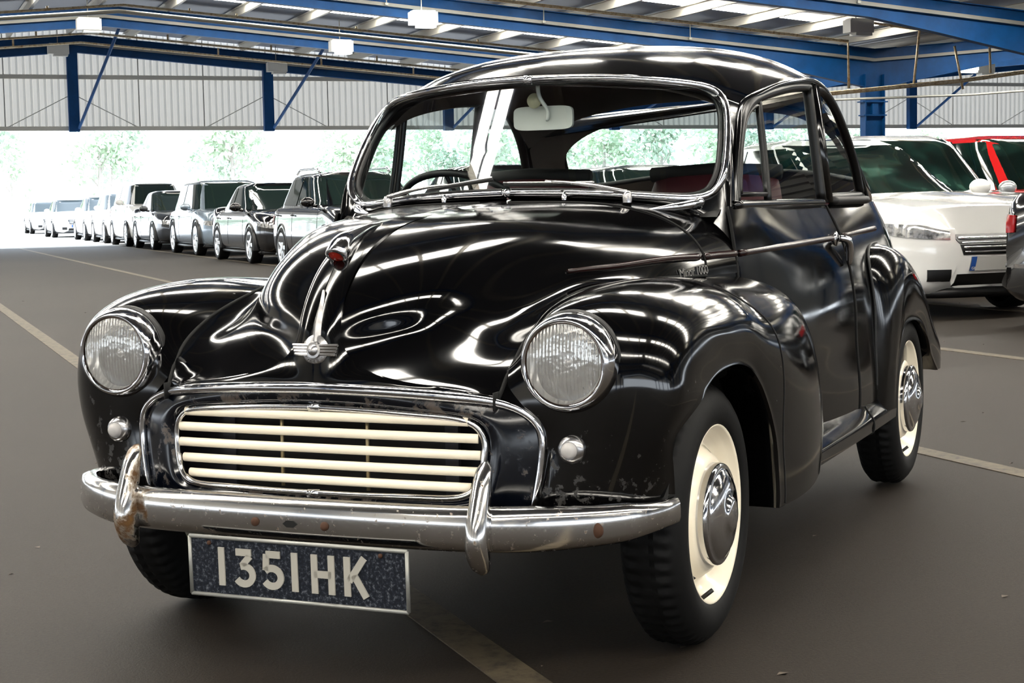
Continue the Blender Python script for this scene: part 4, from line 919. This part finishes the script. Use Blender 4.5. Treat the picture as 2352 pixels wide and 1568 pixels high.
for cy in (-.30,.30):
    rows=[]
    for k,(x,z,th) in enumerate(((-1.18,.50,.10),(-1.22,.64,.105),(-1.27,.80,.10),(-1.315,.94,.085),(-1.34,1.035,.06),(-1.35,1.062,.012))):
        rows.append([(x+math.cos(t)*th*.55,cy+.235*(1-.10*max(0,k-2))*math.copysign(abs(math.sin(t))**.6,math.sin(t)),z) for t in np.linspace(0,2*PI,36,endpoint=False)])
    mb=MB(); R_=surf(rows,24,36); 
    for j in range(36): R_[:,j,0]+=.006*abs(math.sin(j*PI*1.0))*0
    mb.grid(R_,closed_v=True); se=mb.build('front_seat',maroon,car)
    mb=MB()
    for y in np.linspace(-.16,.16,6): mb.tube([(-1.128,cy+y,.55),(-1.212,cy+y,.80),(-1.262,cy+y,.94)],.004,5)
    mb.build('seat_pleat',M('seat_pleat_dark',(.03,.005,.007),.6) if 'seat_pleat_dark' not in bpy.data.materials else bpy.data.materials['seat_pleat_dark'],se)
    MB().tube([(-1.335,cy-.2,1.05),(-1.338,cy,1.06),(-1.335,cy+.2,1.05)],.022,8).build('seat_top_roll',interior,se)
rows=[[(x,y,z) for y in np.linspace(-.54,.54,12)] for x,z in ((-1.72,.62),(-1.98,.62),(-2.10,.70),(-2.20,.90),(-2.25,.945),(-2.40,.94))]
MB().grid(surf(rows,24,24)).build('rear_seat',maroon,car)
# inner door trims so the cabin reads dark and deep
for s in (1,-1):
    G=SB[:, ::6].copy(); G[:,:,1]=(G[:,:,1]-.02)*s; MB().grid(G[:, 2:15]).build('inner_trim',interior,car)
# ---------------------------------------------------------------- the other cars in the hall (each in its own axes: x forward, y left, z up)
car_glass_dark=M('car_window_dark',(.008,.016,.014),.04,0,**{'IOR':1.5}); car_glass_green=M('car_window_green',(.006,.02,.015),.04,0,**{'IOR':1.5})
_f=noise(car_glass_green,2.2,3); setin(car_glass_green,'Base Color',ramp(car_glass_green,_f,[(.45,(.002,.006,.005)),(.60,(.006,.022,.017)),(.75,(.05,.12,.09))]))
lampglass=M('clear_lamp',(.75,.76,.76),.12,.8); _f=noise(lampglass,16,4,.7); setin(lampglass,'Base Color',ramp(lampglass,_f,[(.38,(.25,.26,.26)),(.5,(.8,.8,.8)),(.62,(1,1,1))]))
alloy=M('alloy_wheel',(.70,.71,.72),.28,.9); plastic=M('black_plastic',(.003,.003,.0034),.4); redlens=M('red_tail_lens',(.30,.006,.008),.12); plate_w=M('white_number_plate',(.75,.75,.72),.4); blue_band=M('blue_plate_band',(.02,.10,.42),.4); seam_m=M('panel_gap',(.003,.003,.003),.7)
CARP={}
def car_paint(name,col,metal=0.,rough=.12):
    if name not in CARP: CARP[name]=M(name,col,rough,metal,**{'Coat Weight':1.,'Coat Roughness':.02})
    return CARP[name]
def modern_car(label,pos,rz,paint,L=4.6,Wd=1.80,H=1.45,kind='saloon',wb=2.7,gm=None,details=True,rails=False,front=None,rear=False,group=None):
    gm=gm or car_glass_dark
    t=thing('car',label,'car',(pos[0],pos[1],0),rz,group)
    hw=Wd/2; xf=wb/2+.90*(L-wb)/1.9*1.0; xr=xf-L
    zb=.93*H/1.45 if kind!='suv' else .98*H/1.65; zh=.80*H/1.45 if kind!='suv' else .92*H/1.65     # belt, bonnet front
    # where the glass meets the body
    wsb={'saloon':xf-1.28,'estate':xf-1.25,'hatch':xf-1.1,'suv':xf-1.15,'van':xf-.85}[kind]; wst=wsb-{'saloon':.95,'estate':.92,'hatch':.85,'suv':.62,'van':.5}[kind]
    rwb={'saloon':xr+.62,'estate':xr+.12,'hatch':xr+.20,'suv':xr+.14,'van':xr+.05}[kind]; rwt=rwb+{'saloon':.95,'estate':.55,'hatch':.50,'suv':.36,'van':.12}[kind]
    tailz=zb+.08 if kind=='saloon' else zb+.02
    def width(x):                                   # plan outline with rounded ends
        a=max(0,(x-(xf-.95))/.95); b=max(0,((xr+.75)-x)/.75); return hw*(1-.30*a**2.6-.22*b**2.8-.22*max(0,(a-.82)/.18)**2.2)
    def top(x):
        if x>wsb: w=(x-wsb)/(xf-wsb); return zb+.02-(zb+.02-zh)*w**1.5 if w<.93 else zh-(w-.93)*1.6*.9
        if x<rwb: w=(rwb-x)/max(.05,rwb-xr); return tailz-.06*w**2
        return zb
    X=np.concatenate([np.linspace(xr,xr+.5,10),np.linspace(xr+.6,xf-.7,18),np.linspace(xf-.6,xf,14)])
    rows=[]
    for x in X:
        w=width(x); z1=top(x); e=.03; ef=max(0,(x-(xf-.16))/.16); er=max(0,(xr+.12-x)/.12); sq=1-.10*max(ef,er)
        lo=.20+.05*max(ef,er); hi=z1-.05*ef**2-.05*er**2
        rows.append([(x-.10*ef+.08*er,0,lo),(x-.10*ef+.08*er,w*.82,lo),(x-.03*ef,w*.96,lo+.06),(x,w*.995*sq+.004*(1-sq),.42),(x,w*sq,.55),(x-.02*ef,w*.99*sq,.68),(x-.05*ef,w*.955*sq,hi-.07 if hi-.07>.70 else .70),(x-.09*ef+.03*er,w*.88*sq,hi-.012),(x-.13*ef+.06*er,w*.72*sq,hi+.008),(x-.15*ef+.08*er,w*.35*sq,hi+.024),(x-.16*ef+.08*er,0,hi+.028)])
    G=surf(rows,70,40,tu=(X-X[0])/(X[-1]-X[0]))
    mb=MB().grid(G); mb.grid(G*A((1,-1,1)),flip=True)
    for e_ in (0,-1):
        ring=[tuple(p) for p in G[e_]]+[tuple(p*A((1,-1,1))) for p in G[e_][-2:0:-1]]; mb.add(ring,[tuple(range(len(ring)))])
    body=mb.build('body',paint,t,weld=True,angle=38); tr=bvh(body)
    # cabin: superelliptic rings from belt to roof
    zr=H; rings=[]
    NP=64
    for w in (0,.2,.4,.6,.8,.92,.97):
        f=wsb*(1-w)+wst*w; r=rwb*(1-w)+rwt*w; c=(f+r)/2; a=(f-r)/2; b=hw*(.90*(1-w)+.70*w) - (.03 if w>.95 else 0); z=zb-.02+(zr-.035-zb+.02)*w
        a-= .06 if w>.95 else 0
        ring=[]
        for k in range(NP):
            th=2*PI*k/NP; n=.42 if kind in('saloon','hatch','estate') else .36
            ring.append((c+a*math.copysign(abs(math.cos(th))**n,math.cos(th)),b*math.copysign(abs(math.sin(th))**n,math.sin(th)),z-((.09 if kind=='saloon' else .05)*w*abs(math.cos(th))**5)))
        rings.append(ring)
    for s_,dz in ((.86,.018),(.5,.032),(.0,.038)):
        rings.append([(c+(p[0]-c)*s_,p[1]*s_,zr-.038+dz-(.02*(1-s_))*0) for p in rings[6]])
    R_=A(rings); cab=MB().grid(R_,closed_v=True).build('cabin',paint,t,weld=True,angle=35); ct=bvh(cab)
    def patch(name,corners,axis,mat,par,tree=tr,n=12,m=10,off=.008,round_=0.):
        n=max(n,12)
        """lay a panel on the body: corners are four (a,b) pairs seen along the axis"""
        c=[A(q) for q in corners]; P=[];
        for i in range(n):
            row=[]
            for j in range(m):
                u,v=i/(n-1),j/(m-1); q=(c[0]*(1-u)+c[1]*u)*(1-v)+(c[3]*(1-u)+c[2]*u)*v
                if axis in ('f','r'): o=Vector((xf+1 if axis=='f' else xr-1,q[0],q[1])); d=Vector((-1 if axis=='f' else 1,0,0))
                else: o=Vector((q[0],2 if axis=='l' else -2,q[1])); d=Vector((0,-1 if axis=='l' else 1,0))
                h=tree.ray_cast(o,d)
                if h[0] is None: h=tree.find_nearest(o); 
                nn=h[1] if h[1].dot(d)<0 else -h[1]; row.append(h[0]+nn*off)
            P.append(row)
        P=A(P); mb=MB().grid(P)
        # a rim with depth, so the panel is a solid piece
        edge=np.concatenate([P[0],P[1:,-1],P[-1][-2::-1],P[-2:0:-1,0]]); dd=A((-.012 if axis=='f' else .012 if axis=='r' else 0,-.012 if axis=='l' else .012 if axis=='R' else 0,0))
        mb.grid(np.stack([edge,edge+dd],1),closed_u=True)
        return mb.build(name,mat,par)
    def g(w,x0,x1): return x0*(1-w)+x1*w
    zl,zh2=zb+.02,zr-.10
    wl=(zl-zb+.02)/(zr-.015-zb); wh=(zh2-zb+.02)/(zr-.015-zb)
    patch('windscreen',[(-hw*.79,zl),(hw*.79,zl),(hw*.64,zh2+.03),(-hw*.64,zh2+.03)],'f',gm,t,ct,12,10)
    patch('rear_window',[(-hw*.72,zl+.05),(hw*.72,zl+.05),(hw*.60,zh2+.02),(-hw*.60,zh2+.02)],'r',gm,t,ct,12,10)
    mid=(wsb+rwb)/2-.05
    for sd in ('l','R'):
        patch('side_window',[(g(wl,wsb,wst)-.22,zl),(mid+.06,zl),(mid+.03,zh2),(g(wh,wsb,wst)-.12,zh2)],sd,gm,t,ct,10,8)
        rx=g(wl,rwb,rwt)+(.20 if kind in('saloon','hatch') else .16); patch('side_window',[(mid-.03,zl),(rx,zl+.02),(g(wh,rwb,rwt)+.20,zh2-.02),(mid-.05,zh2)],sd,gm,t,ct,10,8)
    # wheels
    R=.33 if kind!='suv' else .36
    for x in (wb/2,-wb/2):
        for s in (1,-1):
            y=s*(width(x)-.005)
            arch=MB(); Ar=[[(x+r*math.cos(a),y+s*h,R+r*math.sin(a)) for r,h in ((R+.055,-.25),(R+.055,.006),(R+.035,.012),(R+.02,-.02),(R-.05,-.05))] for a in np.linspace(-.25,PI+.25,26)]
            arch.grid(Ar); arch.build('wheel_arch',plastic,t)
            A1=[[(x+r*math.cos(a),y+s*h,R+r*math.sin(a)) for r,h in ((R-.10,-.012),(R-.085,.008),(R-.03,.014),(R-.008,-.002),(R,-.03),(R,-.17),(R-.05,-.2))] for a in np.linspace(0,2*PI,40,endpoint=False)]
            wh_=MB().grid(A1,closed_u=True).build('wheel',tyre_m,t,label='black tyre with a silver alloy wheel')
            rm=MB(); rm.grid([[(x+r*math.cos(a),y+s*h,R+r*math.sin(a)) for r,h in ((R-.085,.008),(R-.10,.004),(R-.115,-.04))] for a in np.linspace(0,2*PI,40,endpoint=False)],closed_u=True)
            for k in range(7):
                a=2*PI*k/7; c0,s0=math.cos(a),math.sin(a); q=[(.045,-.028),(.045,.028),(R-.10,.034),(R-.10,-.034)]
                rm.prism([(r*c0-w*s0,r*s0+w*c0) for r,w in q],-.03,.0,lambda a_,b_,c_:(x+a_,y+s*c_,R+b_))
            rm.prism([(.06*math.cos(a),.06*math.sin(a)) for a in np.linspace(0,2*PI,14,endpoint=False)],-.03,.008,lambda a_,b_,c_:(x+a_,y+s*c_,R+b_))
            rm.build('alloy_wheel',alloy,wh_,smooth=False)
            MB().prism([((R-.11)*math.cos(a),(R-.11)*math.sin(a)) for a in np.linspace(0,2*PI,24,endpoint=False)],-.06,-.055,lambda a_,b_,c_:(x+a_,y+s*c_,R+b_)).build('brake_disc',plastic,wh_,smooth=False)
    # nose
    F=front or {}
    lampz=F.get('lamp',(.585,.655)); 
    for s in (1,-1):
        Gs=G*A((1,s,1)); LP=[]
        for w in np.linspace(0,1,16):
            xx=(xf-.015)*(1-w)+(xf-.56)*w; fi=(xx-X[0])/(X[-1]-X[0])*69; i0=int(min(68,fi)); row=Gs[i0]*(1-(fi-i0))+Gs[i0+1]*(fi-i0)
            kk=int(np.argmax(row[:,2]>.45)); zz=row[kk:,2]; zz=np.maximum.accumulate(zz)+np.arange(len(zz))*1e-6; top_=zz.max()
            lo_=lampz[0]+(lampz[1]-lampz[0])*w+.02; hi_=min(lo_+.115*(1-.45*w)*(.55+.45*min(1,w*6)),top_-.035)
            LP.append([[np.interp(z_,zz,row[kk:,c_]) for c_ in range(3)] for z_ in np.linspace(lo_,hi_,8)])
        LP=A(LP); nn=normals(LP); nn*=np.sign((nn*A((.3,s,.2))).sum(2))[...,None]; LQ=LP+nn*.010
        edge=np.concatenate([LQ[0],LQ[1:,-1],LQ[-1][-2::-1],LQ[-2:0:-1,0]]); eb=np.concatenate([LP[0],LP[1:,-1],LP[-1][-2::-1],LP[-2:0:-1,0]])-A((.01,.01*s,0))
        MB().grid(LQ).grid(np.stack([edge,eb],1),closed_u=True).build('headlamp',lampglass,t)
        patch('fog_lamp_vent',[(s*hw*.66,.30),(s*hw*.47,.30),(s*hw*.47,.39),(s*hw*.66,.39)],'f',plastic,t,tr,6,6)
    gl_=patch('grille',[(-hw*.36,.50),(hw*.36,.50),(hw*.42,.66),(-hw*.42,.66)],'f',plastic,t,tr,10,6)
    for k in range(4):
        z=.525+.035*k; P=[]
        for y in np.linspace(-hw*(.35+.01*k),hw*(.35+.01*k),11):
            h=tr.ray_cast(Vector((xf+1,y,z)),Vector((-1,0,0))); P.append(tuple(h[0]+Vector((.012,0,0))) if h[0] else (xf,y,z))
        MB().tube(P,.008 if k<3 else .014,6).build('grille_slat',chrome,gl_)
    patch('lower_intake',[(-hw*.42,.26),(hw*.42,.26),(hw*.40,.35),(-hw*.40,.35)],'f',plastic,t,tr,8,6)
    pwp=None; pw_=patch('front_plate',[(-.26,.375),(.26,.375),(.26,.485),(-.26,.485)],'f',plate_w,t,tr,6,4,.014)
    bd_=patch('plate_band',[(-.26,.375),(-.215,.375),(-.215,.485),(-.26,.485)],'f',blue_band,pw_,tr,4,4,.020)
    if F: text('GB',.030,'country_letters',plate_w,pw_,Matrix(((0,0,1,float(bd_.data.vertices[0].co.x)+.014),(1,0,0,-.2375),(0,1,0,.385),(0,0,0,1))),.001)
    MB().grid(G[-13:,3:8]*A((1,1,0))+0) if False else None
    # skirt, mirrors, handles, door gaps
    sk=MB()
    for s in (1,-1): sk.tube([(xr+.35,s*width(xr+.4)*.93,.20),(0,s*hw*.95,.19),(xf-.45,s*width(xf-.4)*.93,.20)],.03,6)
    sk.tube(spl([(xf-.5,-hw*.86,.20),(xf-.16,-hw*.5,.20),(xf-.10,0,.20),(xf-.16,hw*.5,.20),(xf-.5,hw*.86,.20)],20),.045,6); sk.build('lower_skirt',plastic,t)
    MB().box((0,0,.24),(L-.8,Wd*.78,.10)).build('underbody',plastic,t,smooth=False)
    for s in (1,-1):
        m=MB().sphere((wsb-.30,s*(hw+.08),zb+.07),.11,14,10,(.55,1.,.68)); m.tube([(wsb-.32,s*(hw*.93),zb+.01),(wsb-.31,s*(hw+.03),zb+.03)],.03,6); m.build('door_mirror',paint,t)
        for x0 in (mid+.15,mid-.85):
            MB().tube([(x0,s*(width(x0)-.002),zb-.13),(x0-.08,s*(width(x0)+.012),zb-.125),(x0-.18,s*(width(x0)-.002),zb-.12)],.014,6).build('door_handle',paint,t)
        gp_=MB()
        for x0 in (wsb-.15,mid,mid-.98):
            P=[]
            for z in np.linspace(.32,zb-.03,10):
                h=tr.ray_cast(Vector((x0,2*s,z)),Vector((0,-s,0)))
                if h[0]: P.append(tuple(h[0]))
            if len(P)>2: gp_.tube(P,.004,5)
        gp_.build('door_gap',seam_m,t)
    for s in (1,-1):
        patch('tail_lamp',[(s*hw*.98,.66*H/1.45),(s*hw*.62,.68*H/1.45),(s*hw*.62,.80*H/1.45),(s*hw*.97,.80*H/1.45)],'r',redlens,t,tr,10,6,.010)
    patch('rear_plate',[(-.26,.62),(.26,.62),(.26,.73),(-.26,.73)],'r',plate_w,t,tr,6,4,.012)
    patch('rear_bumper_strip',[(-hw*.9,.44),(hw*.9,.44),(hw*.9,.47),(-hw*.9,.47)],'r',chrome,t,tr,12,3,.010)
    if rails:
        for s in (1,-1):
            xs_=np.linspace(wst-.25,rwt+.2,9); MB().tube([(xs_[0],s*hw*.62,zr-.02)]+[(x,s*hw*.62,zr+.045) for x in xs_[1:-1]]+[(xs_[-1],s*hw*.62,zr-.02)],.018,8).build('roof_rail',chrome,t)
    return t
D_=-PI/2
pblack=car_paint('black_car_paint',(.0015,.0015,.002)); pwhite=car_paint('white_car_paint',(.78,.78,.76)); psilv=car_paint('silver_car_paint',(.45,.47,.48),.6,.25); pblue=car_paint('silver_blue_car_paint',(.26,.32,.38),.6,.25); pred=car_paint('red_car_paint',(.50,.012,.012)); pgrey=car_paint('dark_grey_car_paint',(.03,.033,.038),.4,.18); pnavy=car_paint('navy_car_paint',(.01,.018,.04),.3)
modern_car('black estate car with chrome roof rails, just left of the old car windscreen',(5.87,21.4),D_,pblack,4.75,1.82,1.52,'estate',2.75,rails=True)
modern_car('black saloon with silver alloys, second in the queue beyond the old car nose',(5.87,26.7),D_,pblack,4.75,1.82,1.44,'saloon',2.9)
modern_car('silver-blue tall hatchback between the black saloon and a dark saloon',(6.02,32.6),D_,pblue,4.6,1.86,1.60,'suv',2.8)
modern_car('dark grey saloon with bright blue-lit bumper, behind the silver-blue hatchback',(6.05,38.7),D_,pgrey,4.7,1.82,1.46,'saloon',2.8)
modern_car('white van-like car with squared windscreen, in daylight behind the dark grey saloon',(6.1,43.6),D_,pwhite,4.4,1.82,1.75,'van',2.75)
modern_car('white hatchback in daylight, next beyond the white van-like car',(6.15,48.6),D_,pwhite,4.3,1.80,1.55,'hatch',2.6)
modern_car('white saloon with blue-tinted windscreen, farther out in daylight',(6.2,54.0),D_,pwhite,4.5,1.80,1.50,'saloon',2.7)
modern_car('overexposed white car with dark bumper grille, last but one in the queue',(6.0,62.5),D_,pwhite,4.4,1.80,1.48,'saloon',2.65)
modern_car('bleached white car at the far end of the queue',(6.3,75.5),D_,pwhite,4.4,1.80,1.48,'hatch',2.65)
modern_car('black saloon seen through the old car windscreen beside the steering wheel',(6.05,15.3),D_,pblack,4.7,1.80,1.45,'saloon',2.75)
modern_car('dark car whose roof shows through the old car windscreen on the right',(9.0,17.5),D_,pgrey,4.6,1.80,1.48,'hatch',2.7)
modern_car('white saloon with clear headlamps parked behind the old car tail',(7.05,9.45),D_,pwhite,4.75,1.84,1.50,'saloon',2.74,gm=car_glass_green,front={'lamp':(.60,.68)})
modern_car('silver car with dark roof between the white saloon and the red car',(8.95,11.6),D_,psilv,4.6,1.86,1.62,'suv',2.7,gm=car_glass_green)
modern_car('red car farthest to the right behind the silver one',(11.35,12.6),D_,pred,4.4,1.85,1.66,'suv',2.65,gm=car_glass_green)
modern_car('black car showing its red tail lamp at the right edge',(8.70,5.56),0.0,pblack,4.5,1.80,1.48,'hatch',2.65)
# ---------------------------------------------------------------- outside: yard, trees
structure('pavement_yard',MB().add([(-70,43,.004),(130,43,.004),(130,240,.004),(-70,240,.004)],[(0,1,2,3)]),M('pale_concrete',(.40,.39,.37),.8))
leaf_a=M('pale_leaf',(.52,.62,.47),.7); leaf_b=M('grey_green_leaf',(.42,.51,.40),.7); bark=M('bark',(.42,.38,.35),.9)
rng=np.random.default_rng(5)
def tree_mesh(seed,h,w):
    r=np.random.default_rng(seed); mb=MB()
    n=1100; cl=np.clip(r.normal(size=(16,3)),-1.6,1.6)*A((w*.30,w*.30,h*.20))+A((0,0,h*.60))
    for k in range(n):
        c=cl[r.integers(16)]+r.normal(size=3)*A((w*.12,w*.12,h*.07)); s=.14+.22*r.random(); a=r.normal(size=3); a/=np.linalg.norm(a); b=np.cross(a,r.normal(size=3)); b/=np.linalg.norm(b)
        c[2]=max(c[2],.4); mb.add([c-a*s,c-b*s*.6,c+a*s,c+b*s*.6],[(0,1,2,3)])
    return mb
leafm=[tree_mesh(k,9+k,4.6) for k in range(3)]
lm=[mesh('foliage',q.v,q.f) for q in leafm]
for k,m_ in enumerate(lm): m_.materials.append(leaf_a if k!=1 else leaf_b)
tk=MB(); tk.tube([(0,0,0),(.05,.05,2.2),(-.1,.1,4.6),(0,0,6.5)],[.2,.17,.12,.05],8)
for a in range(5): tk.tube([(0,0,3+.5*a),(1.2*math.cos(a*1.3),1.2*math.sin(a*1.3),4.6+.5*a)],[.07,.02],6)
tkm=mesh('trunk',tk.v,tk.f); tkm.materials.append(bark)
X=-22.; k=0
while X<74:
    Y=(94,108,122)[k%3]+rng.random()*2; t=thing('tree','pale sunlit tree in the bleached row beyond the open end','tree',(X,Y,0),rng.random()*6,'trees beyond the open end of the hall'); s=.72+.16*rng.random(); t.scale=(s,s,s*(.75+.4*rng.random()))
    f=bpy.data.objects.new('foliage',lm[k%3]); COL.objects.link(f); f.parent=t; f['kind']='stuff'
    q=bpy.data.objects.new('trunk',tkm); COL.objects.link(q); q.parent=t
    X+=2.5+.5*rng.random(); k+=1

gr=MB(); rr_=np.random.default_rng(11)
for k in range(420):
    y=-2.6+22*rr_.random()**2; x=-5+16*rr_.random(); q=.006+.012*rr_.random()**2; a=rr_.random()*6; c0,s0=math.cos(a)*q,math.sin(a)*q*.5
    gr.add([(x-c0,y-s0,.001),(x+s0,y-c0*.5,.003),(x+c0,y+s0,.001),(x-s0,y+c0*.5,.004)],[(0,1,2,3)])
go=gr.build('grit',M('pale_grit',(.10,.08,.06),.8),floor); go['kind']='stuff'
